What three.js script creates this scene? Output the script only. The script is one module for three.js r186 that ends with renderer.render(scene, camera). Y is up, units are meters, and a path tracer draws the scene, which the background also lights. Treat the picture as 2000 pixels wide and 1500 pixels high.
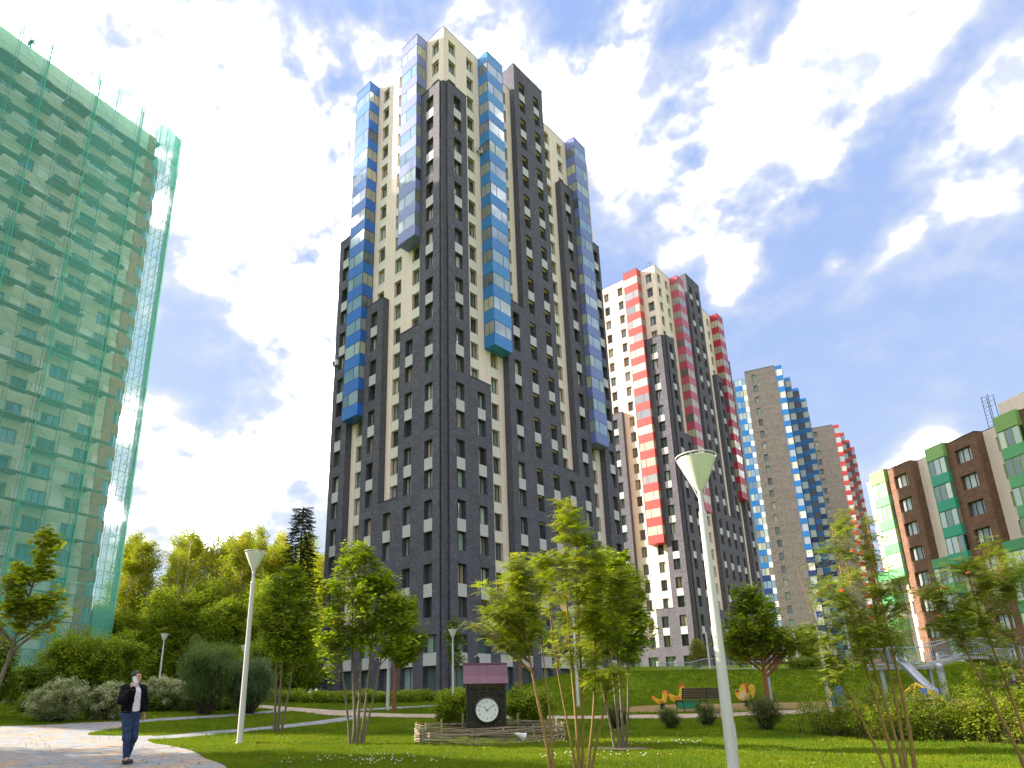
import * as THREE from 'three';
import { mergeGeometries } from 'three/addons/utils/BufferGeometryUtils.js';
import { ImprovedNoise } from 'three/addons/math/ImprovedNoise.js';
import { TextGeometry } from 'three/addons/geometries/TextGeometry.js';
import { FontLoader } from 'three/addons/loaders/FontLoader.js';

// ------------------------------------------------------------------ camera
const scene = new THREE.Scene();
const camera = new THREE.PerspectiveCamera(60.49, 4 / 3, 0.1, 4000);
camera.position.set(0, 1.2, 0);
camera.rotation.order = 'YXZ';
camera.rotation.set(0.297, 0, -0.018);
camera.setViewOffset(2000, 1500, 67.75, -218.35, 2000, 1500);

const renderer = new THREE.WebGLRenderer({ antialias: true });
renderer.toneMapping = THREE.LinearToneMapping;
renderer.toneMappingExposure = 6.3;
renderer.shadowMap.enabled = true;

// ------------------------------------------------------------------ sun
const SUN_EL = 27.6 * Math.PI / 180;
const sunDir = new THREE.Vector3(-0.961 * Math.cos(SUN_EL), Math.sin(SUN_EL), -0.277 * Math.cos(SUN_EL)).normalize();
const sun = new THREE.DirectionalLight(new THREE.Color(1.0, 0.9, 0.76), 2.3);
sun.position.copy(sunDir).multiplyScalar(260);
sun.target.position.set(10, 20, -70);
sun.position.add(sun.target.position);
sun.castShadow = true;
sun.shadow.mapSize.set(4096, 4096);
Object.assign(sun.shadow.camera, { left: -180, right: 180, top: 160, bottom: -120, near: 1, far: 700 });
scene.add(sun, sun.target);

// ------------------------------------------------------------------ sky (air and broken cumulus, same weather all round)
const noise = new ImprovedNoise();
const clamp = (x, a = 0, b = 1) => Math.min(b, Math.max(a, x));
const sstep = (a, b, x) => { const t = clamp((x - a) / (b - a)); return t * t * (3 - 2 * t); };
const S1 = (t) => { t = clamp(t); return t * t * (3 - 2 * t); };
const fbm = (x, y, z, o = 5, g = 0.5) => { let s = 0, a = 1, f = 1, n = 0; for (let i = 0; i < o; i++) { s += a * noise.noise(x * f, y * f, z * f); n += a; a *= g; f *= 2.03; } return s / n; };
{
  const W = 3072, Hh = 1536, data = new Float32Array(W * Hh * 4);
  // clouds of this day: [azimuth from north, elevation, half width, half height, amount, tilt] in degrees; north is straight ahead
  const banks = [
    // upper left sheet and its ragged tail running down towards the tower
    [-46, 46, 14, 9, 1.0, 0], [-34, 47, 9, 5, 1.0, 0], [-35, 39, 6, 5, 0.9, 10], [-27.5, 38, 3.2, 7, 0.9, 20], [-19, 46, 7, 5.5, 1.0, 25], [-18.5, 39, 6.5, 5.5, 1.0, 30], [-17, 32, 6, 6, 1.0, 20], [-13.5, 27, 4, 5, 0.9, 0], [-31.5, 32.5, 2.4, 1.5, 0.6, 0], [-29, 29.5, 1.6, 1.2, 0.5, 0], [-10, 49, 6, 4, 0.9, 0],
    // bank low on the left
    [-25, 15.5, 11, 6, 1.0, 0], [-17, 20.5, 7, 4.5, 1.0, 20], [-29, 21, 5, 2.6, 0.8, 0], [-13, 22, 3, 4, 0.9, 0],
    // streaks to the right of the tower
    [1.5, 51, 3.5, 5, 0.8, 0], [9.5, 47.5, 4.5, 3.5, 0.95, 20], [13.5, 44, 5.5, 4.5, 1.0, 35], [17, 50, 4.5, 3.0, 0.8, 30], [19, 42, 4.5, 3.2, 0.85, 50], [23.5, 40, 3.2, 5.5, 0.95, -25], [24.6, 35.5, 2.6, 4.2, 1.0, 10], [23.6, 31.5, 1.5, 2.2, 0.8, 20], [29, 42.5, 6.5, 3.0, 0.9, 42], [35, 45.5, 6, 2.6, 0.9, 38], [32, 37.5, 5, 2.4, 0.75, 35], [20.5, 36, 3.2, 1.4, 0.6, 40], [41, 43, 6, 2.6, 0.85, 30], [45.5, 37, 5.5, 3, 0.9, 30], [43.5, 32.5, 3.2, 2.6, 0.75, 20], [37.8, 31.6, 3.4, 1.1, 0.65, 25], [32.6, 31.2, 1.2, 1.4, 0.55, 0], [26.5, 47, 4, 2, 0.7, 35],
    // small cumulus over the brown house
    [36.6, 16.6, 2.0, 2.0, 1.0, 0], [34.2, 15.0, 2.2, 1.7, 1.0, 0], [38.4, 15.0, 2.0, 1.6, 0.9, 0],
    // the same weather beyond the frame
    [-80, 35, 16, 9, 1, 0], [-62, 22, 9, 5, 1, 0], [-110, 50, 18, 9, 1, 0], [-118, 22, 14, 7, 1, 0], [-150, 32, 16, 8, 1, 0], [178, 45, 18, 10, 1, 0], [142, 26, 14, 7, 1, 0], [105, 46, 16, 9, 1, 0], [80, 30, 12, 6, 1, 0], [62, 18, 6, 4, 0.9, 0], [115, 15, 12, 5, 1, 0], [70, 55, 11, 7, 0.9, 30], [-60, 62, 13, 7, 0.9, 0], [160, 70, 18, 7, 0.9, 0], [0, 74, 14, 7, 0.9, 0], [-165, 14, 13, 5, 1, 0], [-95, 70, 14, 9, 1, 0], [95, 68, 16, 9, 1, 0], [-135, 60, 14, 8, 1, 20], [-178, 22, 12, 6, 1, 0], [160, 50, 12, 7, 1, 30], [125, 62, 13, 8, 1, 0], [92, 18, 9, 5, 1, 0], [-90, 16, 12, 6, 1, 0], [-138, 44, 9, 6, 1, 0], [85, 44, 8, 6, 1, 20], [-30, 66, 14, 7, 1, 0], [40, 62, 14, 6, 1, 20], [180, 84, 60, 7, 1, 0],
  ].map(([a, e, w, h, k, t]) => ({ a: a * Math.PI / 180, e: e * Math.PI / 180, w: w * 0.70 * Math.PI / 180, h: h * 0.70 * Math.PI / 180, k, ce: Math.cos(e * Math.PI / 180), c: Math.cos(t * Math.PI / 180), s: Math.sin(t * Math.PI / 180) }));
  for (let j = 0; j < Hh; j++) {
    const el = ((j + 0.5) / Hh - 0.5) * Math.PI, y = Math.sin(el), ce = Math.cos(el);
    if (el < -0.01) continue;
    const row = banks.filter((b) => Math.abs(el - b.e) < 3 * Math.max(b.w, b.h));
    for (let i = 0; i < W; i++) {
      const lon = ((i + 0.5) / W - 0.5) * 2 * Math.PI, x = ce * Math.cos(lon), z = ce * Math.sin(lon);
      const az = Math.atan2(x, -z);
      let clear = 1;
      for (const b of row) {
        let da = az - b.a; if (da > Math.PI) da -= 2 * Math.PI; if (da < -Math.PI) da += 2 * Math.PI;
        const dx = da * b.ce, dy = el - b.e;
        if (Math.abs(dx) > 3 * Math.max(b.w, b.h)) continue;
        const u = (dx * b.c + dy * b.s) / b.w, v = (-dx * b.s + dy * b.c) / b.h, q = u * u + v * v;
        if (q < 7) clear *= 1 - b.k * Math.exp(-q * 0.75);
      }
      const k = 1 - clear;
      const wx = 0.35 * noise.noise(x * 4, y * 4, z * 4 + 3), n1 = fbm(x * 6 + wx + 5, y * 9 + 1, z * 6 - 3, 3, 0.55), n2 = fbm(x * 19 + 1.7 + wx, y * 26 + wx, z * 19, 5, 0.6);
      const am = 0.28 + 0.9 * Math.min(k, 0.8), field = k * 0.96 + (n1 * 1.0 + n2 * 1.35) * am;
      const lump = clamp(0.45 + 1.9 * fbm(x * 13 + wx, y * 20 + 4, z * 13, 5, 0.6)), glow = Math.max(0, x * sunDir.x + y * sunDir.y + z * sunDir.z);
      const m = clamp(sstep(0.02, 1.06, field) * (1 - 0.46 * lump * sstep(0.4, 0.9, field) * (1 - 0.4 * glow)) + 0.3 * sstep(-0.1, 0.4, field) * (1 - sstep(0.02, 1.06, field)));
      const low = Math.exp(-Math.max(0, el) * 3.6), g2 = 0.06 * glow ** 4;
      const blue = [0.055 + 0.080 * low + g2, 0.081 + 0.074 * low + g2 * 0.95, 0.150 + 0.012 * low + g2 * 0.7];
      const core = m ** 8 * (3.3 + 2.6 * glow ** 2); // sunlit heart of a cloud, far brighter than its thin rim
      const c = m, cl = [0.153 + core, 0.153 + core * 0.995, 0.156 + core * 1.0];
      const o = (j * W + i) * 4;
      for (let q = 0; q < 3; q++) data[o + q] = (blue[q] + (cl[q] - blue[q]) * c);
      data[o + 3] = 1;
    }
  }
  for (let j = 0; j < Hh; j++) if (((j + 0.5) / Hh - 0.5) * Math.PI < -0.01) for (let i = 0; i < W; i++) { const o = (j * W + i) * 4; data[o] = 0.12; data[o + 1] = 0.13; data[o + 2] = 0.12; data[o + 3] = 1; }
  const sky = new THREE.DataTexture(data, W, Hh, THREE.RGBAFormat, THREE.FloatType);
  sky.mapping = THREE.EquirectangularReflectionMapping; sky.magFilter = sky.minFilter = THREE.LinearFilter; sky.needsUpdate = true;
  scene.background = sky; scene.environment = sky;
}

// ------------------------------------------------------------------ helpers
let seed = 7;
const rnd = () => { seed |= 0; seed = seed + 0x6D2B79F5 | 0; let t = Math.imul(seed ^ seed >>> 15, 1 | seed); t = t + Math.imul(t ^ t >>> 7, 61 | t) ^ t; return ((t ^ t >>> 14) >>> 0) / 4294967296; };
const rr = (a, b) => a + (b - a) * rnd();
const pick = (a) => a[Math.floor(rnd() * a.length)];
const V = (x, y, z) => new THREE.Vector3(x, y, z);
const lin = (r, g, b) => new THREE.Color().setRGB(r, g, b);
const taken = {};
const numbered = (n) => { taken[n] = (taken[n] ?? -1) + 1; return taken[n] ? n + '_' + String(taken[n]).padStart(3, '0') : n; };
function tag(o, label, category, group) { o.userData.label = label; o.userData.category = category; if (group) o.userData.group = group; return o; }
function thing(name, label, category, pos, group) { const g = new THREE.Group(); g.name = numbered(name); g.position.set(...pos); scene.add(g); return tag(g, label, category, group); }
function mesh(name, geo, mat, parent, pos, rotY) { const m = new THREE.Mesh(geo, mat); m.name = name; m.castShadow = m.receiveShadow = true; if (pos) m.position.set(...pos); if (rotY) m.rotation.y = rotY; parent.add(m); return m; }
function structure(m) { m.name = numbered(m.name); m.userData.kind = 'structure'; return m; }

class MB {
  constructor() { this.p = []; this.n = []; this.t = []; this.i = []; }
  quad(a, b, c, d, nrm, uv) {
    const e1 = V().subVectors(b, a), e2 = V().subVectors(d, a), n = V().crossVectors(e1, e2); if (n.lengthSq() < 1e-14) n.crossVectors(V().subVectors(c, b), e1).negate();
    n.normalize(); const flip = nrm && n.dot(nrm) < 0; if (flip) n.negate();
    const k = this.p.length / 3;
    for (const v of [a, b, c, d]) { this.p.push(v.x, v.y, v.z); this.n.push(n.x, n.y, n.z); }
    if (uv) this.t.push(...uv); else { const ax = Math.abs(n.x), ay = Math.abs(n.y), az = Math.abs(n.z); for (const v of [a, b, c, d]) ay > ax && ay > az ? this.t.push(v.x, v.z) : ax > az ? this.t.push(v.z, v.y) : this.t.push(v.x, v.y); }
    flip ? this.i.push(k, k + 2, k + 1, k, k + 3, k + 2) : this.i.push(k, k + 1, k + 2, k, k + 2, k + 3);
    return this;
  }
  tri(a, b, c) { const n = V().crossVectors(V().subVectors(b, a), V().subVectors(c, a)).normalize(), k = this.p.length / 3; for (const v of [a, b, c]) { this.p.push(v.x, v.y, v.z); this.n.push(n.x, n.y, n.z); this.t.push(v.x, v.y); } this.i.push(k, k + 1, k + 2); return this; }
  hexa(v) { // v: 8 corners, bottom 4 round, top 4 round
    const c = V(); for (const q of v) c.addScaledVector(q, 1 / 8);
    for (const f of [[0, 1, 2, 3], [4, 5, 6, 7], [0, 1, 5, 4], [1, 2, 6, 5], [2, 3, 7, 6], [3, 0, 4, 7]]) { const q = f.map((i) => v[i]), m = V(); for (const w of q) m.addScaledVector(w, 0.25); this.quad(...q, m.sub(c)); }
    return this;
  }
  box(x0, x1, y0, y1, z0, z1) { return this.hexa([V(x0, y0, z0), V(x1, y0, z0), V(x1, y0, z1), V(x0, y0, z1), V(x0, y1, z0), V(x1, y1, z0), V(x1, y1, z1), V(x0, y1, z1)]); }
  fbox(F, u0, u1, h0, h1, o0, o1) { const P = (u, h, o) => F.pt(u, h, o); return this.hexa([P(u0, h0, o0), P(u1, h0, o0), P(u1, h0, o1), P(u0, h0, o1), P(u0, h1, o0), P(u1, h1, o0), P(u1, h1, o1), P(u0, h1, o1)]); }
  tube(pts, rad, sides = 6) {
    const k0 = this.p.length / 3; let up = V(0.31, 0.2, 0.93), len = 0;
    pts.forEach((p, i) => {
      const d = V().subVectors(pts[Math.min(i + 1, pts.length - 1)], pts[Math.max(i - 1, 0)]).normalize(); const s = V().crossVectors(d, up); if (s.lengthSq() < 1e-4) s.crossVectors(d, V(1, 0, 0)); s.normalize(); const w = V().crossVectors(s, d); up = w;
      const r = typeof rad === 'number' ? rad : rad[i]; if (i) len += p.distanceTo(pts[i - 1]);
      for (let q = 0; q <= sides; q++) { const a = q / sides * 2 * Math.PI, n = V().addScaledVector(s, Math.cos(a)).addScaledVector(w, Math.sin(a)); this.p.push(p.x + n.x * r, p.y + n.y * r, p.z + n.z * r); this.n.push(n.x, n.y, n.z); this.t.push(q / sides * 6.283 * r, len); }
    });
    const m = sides + 1;
    for (let i = 0; i + 1 < pts.length; i++) for (let q = 0; q < sides; q++) { const a = k0 + i * m + q; this.i.push(a, a + m, a + 1, a + 1, a + m, a + m + 1); }
    return this;
  }
  get empty() { return !this.i.length; }
  geo() { const g = new THREE.BufferGeometry(); g.setAttribute('position', new THREE.Float32BufferAttribute(this.p, 3)); g.setAttribute('normal', new THREE.Float32BufferAttribute(this.n, 3)); g.setAttribute('uv', new THREE.Float32BufferAttribute(this.t, 2)); g.setIndex(this.i); return g; }
  build(name, mat, parent, pos, rotY) { return mesh(name, this.geo(), mat, parent, pos, rotY); }
}
const boxGeo = (x0, x1, y0, y1, z0, z1) => new MB().box(x0, x1, y0, y1, z0, z1).geo();
const lathe = (pts, n = 24) => new THREE.LatheGeometry(pts.map(([r, y]) => new THREE.Vector2(r, y)), n);
const moved = (g, x, y, z, ry = 0) => { const q = g.clone(); if (ry) q.rotateY(ry); q.translate(x, y, z); return q; };

// ------------------------------------------------------------------ textures (what surfaces are made of)
function canvasTex(w, h, draw, rx, ry, srgb = true) {
  const c = document.createElement('canvas'); c.width = w; c.height = h; draw(c.getContext('2d'), w, h);
  const t = new THREE.CanvasTexture(c); t.wrapS = t.wrapT = THREE.RepeatWrapping; t.repeat.set(rx, ry); if (srgb) t.colorSpace = THREE.SRGBColorSpace; t.magFilter = THREE.LinearFilter; return t;
}
const css = (r, g, b) => `rgb(${r | 0},${g | 0},${b | 0})`;
function brickPair(base, spread, mortar, bw, bh, size, px) { // colour + height maps; size metres per tile
  const rows = Math.round(size / bh), cols = Math.round(size / bw), list = [];
  for (let r = 0; r < rows; r++) for (let c = 0; c < cols; c++) { const A = c / cols * 6.283, B = r / rows * 6.283, v = 1 + (rnd() - 0.5) * spread + 0.22 * fbm(2 + Math.cos(A) + Math.cos(B) * 0.6, 5 + Math.sin(A) + Math.sin(B) * 0.6, 3 + Math.sin(B), 3), w = (rnd() - 0.5) * spread * 0.25; list.push([r, c, v, w]); }
  const cell = (g, col) => { for (const [r, c, v, w] of list) { const x = (c + (r % 2) * 0.5) / cols * px, y = r / rows * px, W = px / cols, Hh = px / rows; g.fillStyle = col(v, w); for (const ox of [0, -px]) g.fillRect(x + ox + 0.6, y + 0.6, W - 1.3, Hh - 1.3); } };
  const map = canvasTex(px, px, (g) => { g.fillStyle = css(...mortar); g.fillRect(0, 0, px, px); cell(g, (v, w) => css(base[0] * v * (1 + w), base[1] * v, base[2] * v * (1 - w))); }, 1 / size, 1 / size);
  const bump = canvasTex(px, px, (g) => { g.fillStyle = '#000'; g.fillRect(0, 0, px, px); cell(g, (v) => css(200 * v, 200 * v, 200 * v)); }, 1 / size, 1 / size, false);
  return { map, bump };
}
const darkBrick = brickPair([88, 84, 94], 0.3, [74, 71, 80], 0.25, 0.0715, 5, 1120);
const orangeBrick = brickPair([176, 112, 72], 0.3, [150, 130, 110], 0.26, 0.077, 2.6, 512);
const brownBrick = brickPair([118, 84, 64], 0.26, [104, 80, 66], 0.25, 0.0715, 5, 1120);
const greyBrick = (() => { // long thin bricks in drifting streaks
  const px = 1024, size = 8;
  const map = canvasTex(px, px, (g) => {
    g.fillStyle = css(100, 94, 90); g.fillRect(0, 0, px, px);
    for (let r = 0; r < 112; r++) for (let c = 0; c < 32; c++) { const n = fbm(c * 0.12, r * 0.2, 3.3, 3), q = 106 + n * 22 + (rnd() - 0.5) * 50; g.fillStyle = css(q * 1.02, q * 0.955, q * 0.92); const x = (c + (r % 2) * 0.5) / 32 * px, y = r / 112 * px; for (const o of [0, -px]) g.fillRect(x + o, y + 1, px / 32 - 1.2, px / 112 - 1.2); }
  }, 1 / size, 1 / size);
  return { map };
})();
const grain = (a, b, px = 256, size = 2, o = 4, sc = 8) => canvasTex(px, px, (g) => { const im = g.createImageData(px, px); for (let y = 0; y < px; y++) for (let x = 0; x < px; x++) { const n = clamp(0.5 + 0.9 * fbm(x / px * sc, y / px * sc, 1.5, o)) * 0.75 + rnd() * 0.25, k = (y * px + x) * 4; for (let q = 0; q < 3; q++) im.data[k + q] = a[q] + (b[q] - a[q]) * n; im.data[k + 3] = 255; } g.putImageData(im, 0, 0); }, 1 / size, 1 / size);
const std = (o) => new THREE.MeshStandardMaterial({ roughness: 0.85, ...o });
const M = {
  dark: std({ map: darkBrick.map, bumpMap: darkBrick.bump, bumpScale: 0.008, roughness: 0.78 }),
  cream: std({ map: canvasTex(768, 768, (g, w) => { const im = g.createImageData(w, w); for (let y = 0; y < w; y++) for (let x = 0; x < w; x++) { const X = x / w * 6.283, Y = y / w * 6.283, n = 0.5 * fbm(3 + Math.cos(X) * 2.2, 4 + Math.sin(X) * 2.2, 1 + 0.5 * Math.sin(Y), 4) + 0.16 * (rnd() - 0.5), st = Math.max(0, fbm(8 + Math.cos(X) * 5, 2 + Math.sin(X) * 5, 0.35 * Math.cos(Y), 3) - 0.12), j = x % 154 < 1 || y % 381 < 2 ? 0.9 : 1, k = (y * w + x) * 4, q = j * (1 + 0.07 * n - 0.16 * st); im.data[k] = clamp(240 * q, 0, 255); im.data[k + 1] = clamp(217 * q, 0, 255); im.data[k + 2] = clamp(201 * q * (1 - 0.03 * st), 0, 255); im.data[k + 3] = 255; } g.putImageData(im, 0, 0); }, 1 / 6, 1 / 6), roughness: 0.8 }),
  panel: std({ map: grain([184, 178, 176], [198, 192, 190], 128, 1.5), roughness: 0.6 }),
  creamPanel: std({ map: grain([224, 212, 196], [234, 222, 206], 128, 1.5), roughness: 0.6 }),
  coping: std({ color: lin(0.05, 0.05, 0.055), roughness: 0.5, metalness: 0.3 }),
  frame: std({ color: lin(0.045, 0.035, 0.03), roughness: 0.5 }),
  teal: std({ color: lin(0.05, 0.12, 0.13), roughness: 0.5 }),
  loggia: std({ color: lin(0.05, 0.045, 0.042), roughness: 0.9 }),
  lintel: std({ color: lin(0.55, 0.43, 0.22), roughness: 0.8 }),
  rail: std({ color: lin(0.03, 0.03, 0.035), roughness: 0.5, metalness: 0.4 }),
  roof: std({ color: lin(0.2, 0.2, 0.2) }),
  brown: std({ map: brownBrick.map, bumpMap: brownBrick.bump, bumpScale: 0.008, roughness: 0.8 }),
  grey: std({ map: greyBrick.map, roughness: 0.85 }),
  orange: std({ map: orangeBrick.map, bumpMap: orangeBrick.bump, bumpScale: 0.008 }),
  white: std({ color: lin(0.78, 0.78, 0.76), roughness: 0.45 }),
  lampPaint: std({ color: lin(0.58, 0.545, 0.51), roughness: 0.35, metalness: 0.1 }),
  galv: std({ color: lin(0.42, 0.43, 0.44), roughness: 0.42, metalness: 0.6 }),
  steel: std({ color: lin(0.55, 0.55, 0.56), roughness: 0.28, metalness: 0.9 }),
};
const glass = (r, g, b, rough = 0.04) => new THREE.MeshPhysicalMaterial({ color: lin(r, g, b), roughness: 0.25, clearcoat: 1, clearcoatRoughness: rough, specularIntensity: 1 });
// what stands behind the panes differs from flat to flat: dark rooms, blinds, curtains
const foldBump = canvasTex(256, 8, (c, w, h) => { for (let x = 0; x < w; x++) { const f = 128 + 110 * Math.sin(x * 0.29 + 2.2 * Math.sin(x * 0.07)); c.fillStyle = css(f, f, f); c.fillRect(x, 0, 1, h); } }, 0.6, 0.5, false);
const curtain = (r, g, b) => new THREE.MeshPhysicalMaterial({ color: new THREE.Color(css(r, g, b)), bumpMap: foldBump, bumpScale: 0.03, roughness: 0.7, clearcoat: 1, clearcoatRoughness: 0.03 });
const PANES = [glass(0.03, 0.035, 0.035), glass(0.06, 0.075, 0.075), glass(0.10, 0.13, 0.12), glass(0.16, 0.21, 0.19), curtain(150, 170, 155), curtain(190, 195, 178), curtain(120, 130, 125), glass(0.22, 0.2, 0.12), glass(0.02, 0.022, 0.025), curtain(196, 188, 168), curtain(92, 100, 108), glass(0.26, 0.31, 0.29), curtain(168, 150, 128)];
const BAYPANES = [glass(0.2, 0.31, 0.44), glass(0.16, 0.26, 0.4), glass(0.26, 0.36, 0.46), curtain(168, 184, 184), curtain(146, 166, 176), glass(0.14, 0.22, 0.32), glass(0.22, 0.33, 0.46)];
const PALEPANES = [curtain(200, 186, 176), curtain(186, 174, 160), curtain(170, 160, 150), glass(0.3, 0.3, 0.32), curtain(206, 198, 184), glass(0.2, 0.22, 0.26)];
const WARMPANES = [curtain(178, 176, 146), curtain(160, 160, 140), curtain(188, 184, 154), glass(0.2, 0.2, 0.16), curtain(150, 152, 144), glass(0.1, 0.11, 0.11)];
// ------------------------------------------------------------------ ground
function groundH(x, z) {
  const d = -z;
  return 0.9 * S1((d - 10) / 35) + 0.35 * S1((-x - 7) / 12) * S1((d - 16) / 12) + 2.0 * S1((d - 38) / 17) * S1((x + 1) / 9) + 1.3 * S1((d - 60) / 18) * S1((x - 5) / 12);
}
const bumpy = (x, z) => 0.035 * fbm(x * 0.5, 0.3, z * 0.5, 3) * clamp((-z - 2) / 6);
{
  const xs = [], zs = [];
  for (let x = -46; x <= 46; x += 0.5) xs.push(x);
  for (let x = 48, s = 2; x < 1600; s *= 1.18, x += s) { xs.push(x); xs.unshift(-x); }
  for (let z = 6; z >= -62; z -= 0.5) zs.push(z);
  for (let z = -63, s = 1.2; z > -1800; s *= 1.13, z -= s) zs.push(z);
  for (let z = 10, s = 4; z < 400; s *= 1.5, z += s) zs.unshift(z);
  const p = [], t = [], idx = [];
  for (const z of zs) for (const x of xs) { p.push(x, groundH(x, z) + bumpy(x, z), z); t.push(x, z); }
  const w = xs.length;
  for (let j = 0; j + 1 < zs.length; j++) for (let i = 0; i + 1 < w; i++) { const a = j * w + i; idx.push(a, a + w, a + 1, a + 1, a + w, a + w + 1); }
  const g = new THREE.BufferGeometry(); g.setAttribute('position', new THREE.Float32BufferAttribute(p, 3)); g.setAttribute('uv', new THREE.Float32BufferAttribute(t, 2)); g.setIndex(idx); g.computeVertexNormals();
  const lawn = grain([80, 104, 4], [122, 142, 10], 512, 2.7, 5, 14);
  structure(mesh('lawn', g, new THREE.MeshPhysicalMaterial({ specularIntensity: 0.15, map: lawn, roughness: 0.95, bumpMap: grain([0, 0, 0], [255, 255, 255], 256, 0.6, 4, 12), bumpScale: 0.03 }), scene));
}
// paved surfaces: strips and areas draped a little above the turf, with a kerb of setts at their rim
const inPoly = (x, z, P) => { let c = false; for (let i = 0, j = P.length - 1; i < P.length; j = i++) if ((P[i][1] > z) !== (P[j][1] > z) && x < (P[j][0] - P[i][0]) * (z - P[i][1]) / (P[j][1] - P[i][1]) + P[i][0]) c = !c; return c; };
const smoothLine = (pts, n = 10) => new THREE.CatmullRomCurve3(pts.map(([x, z]) => V(x, 0, z))).getPoints((pts.length - 1) * n).map((v) => [v.x, v.z]);
const PAVED = [];
function drape(name, poly, mat, lift) {
  PAVED.push(poly);
  const shape = new THREE.Shape(poly.map(([x, z]) => new THREE.Vector2(x, -z)));
  let g = new THREE.ShapeGeometry(shape).toNonIndexed();
  // refine so that it follows the ground
  let tri = []; const P = g.attributes.position; for (let i = 0; i < P.count; i++) tri.push([P.getX(i), -P.getY(i)]);
  for (let it = 0; it < 7; it++) { const out = []; let any = false; for (let i = 0; i < tri.length; i += 3) { const T = [tri[i], tri[i + 1], tri[i + 2]]; let m = 0, e = 0; for (let q = 0; q < 3; q++) { const L = Math.hypot(T[q][0] - T[(q + 1) % 3][0], T[q][1] - T[(q + 1) % 3][1]); if (L > m) { m = L; e = q; } } if (m > 1.1) { any = true; const a = T[e], b = T[(e + 1) % 3], c = T[(e + 2) % 3], h = [(a[0] + b[0]) / 2, (a[1] + b[1]) / 2]; out.push(a, h, c, h, b, c); } else out.push(...T); } tri = out; if (!any) break; }
  const p = [], t = [];
  for (const [x, z] of tri) { p.push(x, groundH(x, z) + bumpy(x, z) + lift, z); t.push(x, z); }
  g = new THREE.BufferGeometry(); g.setAttribute('position', new THREE.Float32BufferAttribute(p, 3)); g.setAttribute('uv', new THREE.Float32BufferAttribute(t, 2)); g.computeVertexNormals();
  return structure(mesh(name, g, mat, scene));
}
function strip(line, w) { const L = [], R = []; line.forEach(([x, z], i) => { const a = line[Math.max(0, i - 1)], b = line[Math.min(line.length - 1, i + 1)], dx = b[0] - a[0], dz = b[1] - a[1], l = Math.hypot(dx, dz) || 1, ww = Array.isArray(w) ? w[0] + (w[1] - w[0]) * i / (line.length - 1) : w; L.push([x - dz / l * ww / 2, z + dx / l * ww / 2]); R.push([x + dz / l * ww / 2, z - dx / l * ww / 2]); }); return L.concat(R.reverse()); }
const paverTex = (pal, px, size) => canvasTex(px, px, (g) => { g.fillStyle = css(100, 94, 86); g.fillRect(0, 0, px, px); const R = 40, C = 20; for (let r = 0; r < R; r++) for (let c = 0; c < C; c++) { const k = pal(c / C, r / R), v = 0.9 + rnd() * 0.2; g.fillStyle = css(k[0] * v, k[1] * v, k[2] * v); for (const o of [0, -px]) g.fillRect((c + (r % 2) / 2) / C * px + o + 1, r / R * px + 1, px / C - 2, px / R - 2); } }, 1 / size, 1 / size);
const plazaTex = paverTex((u, v) => (noise.noise(u * 5 + 9, v * 5, 2) + rnd() * 0.5 > 0.16 ? [126, 128, 131] : [152, 128, 106]), 1024, 4);
const sandTex = paverTex(() => pick([[184, 156, 130], [176, 148, 122], [170, 152, 134]]), 512, 4);
const greyTex = paverTex(() => pick([[128, 132, 136], [138, 138, 134], [120, 124, 128]]), 512, 4);
{
  const near = smoothLine([[-9.3, -19.5], [-8.9, -18.9], [-7.75, -17.8], [-6.6, -16.2], [-5.9, -15.0], [-5.2, -13.9], [-4.7, -13.0], [-4.2, -11.5], [-3.9, -9], [-4.2, -5]], 6);
  const far = smoothLine([[-40, -17], [-28, -19.5], [-16.3, -23.4], [-14.74, -24.4], [-13.3, -25.6], [-12.6, -24.9], [-12.2, -23.4], [-12.3, -21.9], [-11.8, -21.2], [-9.97, -21.2]], 6);
  drape('plaza', [[-40, -5], ...far, ...near], std({ map: plazaTex, roughness: 0.9, bumpMap: plazaTex, bumpScale: 0.006 }), 0.03);
  drape('footpath', strip(smoothLine([[-10.4, -20.4], [-9.6, -20.5], [-7.8, -22.7], [-5.8, -26.0], [-5.0, -28.4]]), [1.1, 1.2]), std({ map: greyTex, roughness: 0.9 }), 0.034);
  drape('footpath', strip(smoothLine([[-12.9, -25.2], [-12.1, -27.2], [-10.6, -30.2], [-9.6, -33.2], [-10.4, -35.8]]), 1.0), std({ map: greyTex, roughness: 0.9 }), 0.034);
  drape('garden_path', strip(smoothLine([[-22, -41], [-14, -38.4], [-10.65, -36.0], [-8.1, -33.6], [-5.3, -30.0], [-1.3, -28.0], [2.2, -26.3], [6.7, -25.6], [10.6, -26.4], [14.7, -27.4], [18.7, -27.2], [26, -26], [40, -25]]), 1.9), std({ map: sandTex, roughness: 0.9 }), 0.038);
  drape('footpath', strip(smoothLine([[-6.6, -32.6], [-4.7, -35.0], [-1.9, -37.6], [4, -39]]), 1.5), std({ map: greyTex, roughness: 0.9 }), 0.034);
  drape('play_surface', smoothLine([[6.0, -28.2], [10, -27.9], [16, -28.8], [22, -28.8], [30, -29.5], [30, -33.5], [22, -34.6], [14, -33.6], [8, -33.2], [5.4, -30.5]], 5), std({ map: grain([112, 86, 40], [150, 122, 66], 256, 2), roughness: 0.95 }), 0.03);
}
const onPaving = (x, z) => PAVED.some((P) => inPoly(x, z, P));
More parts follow.
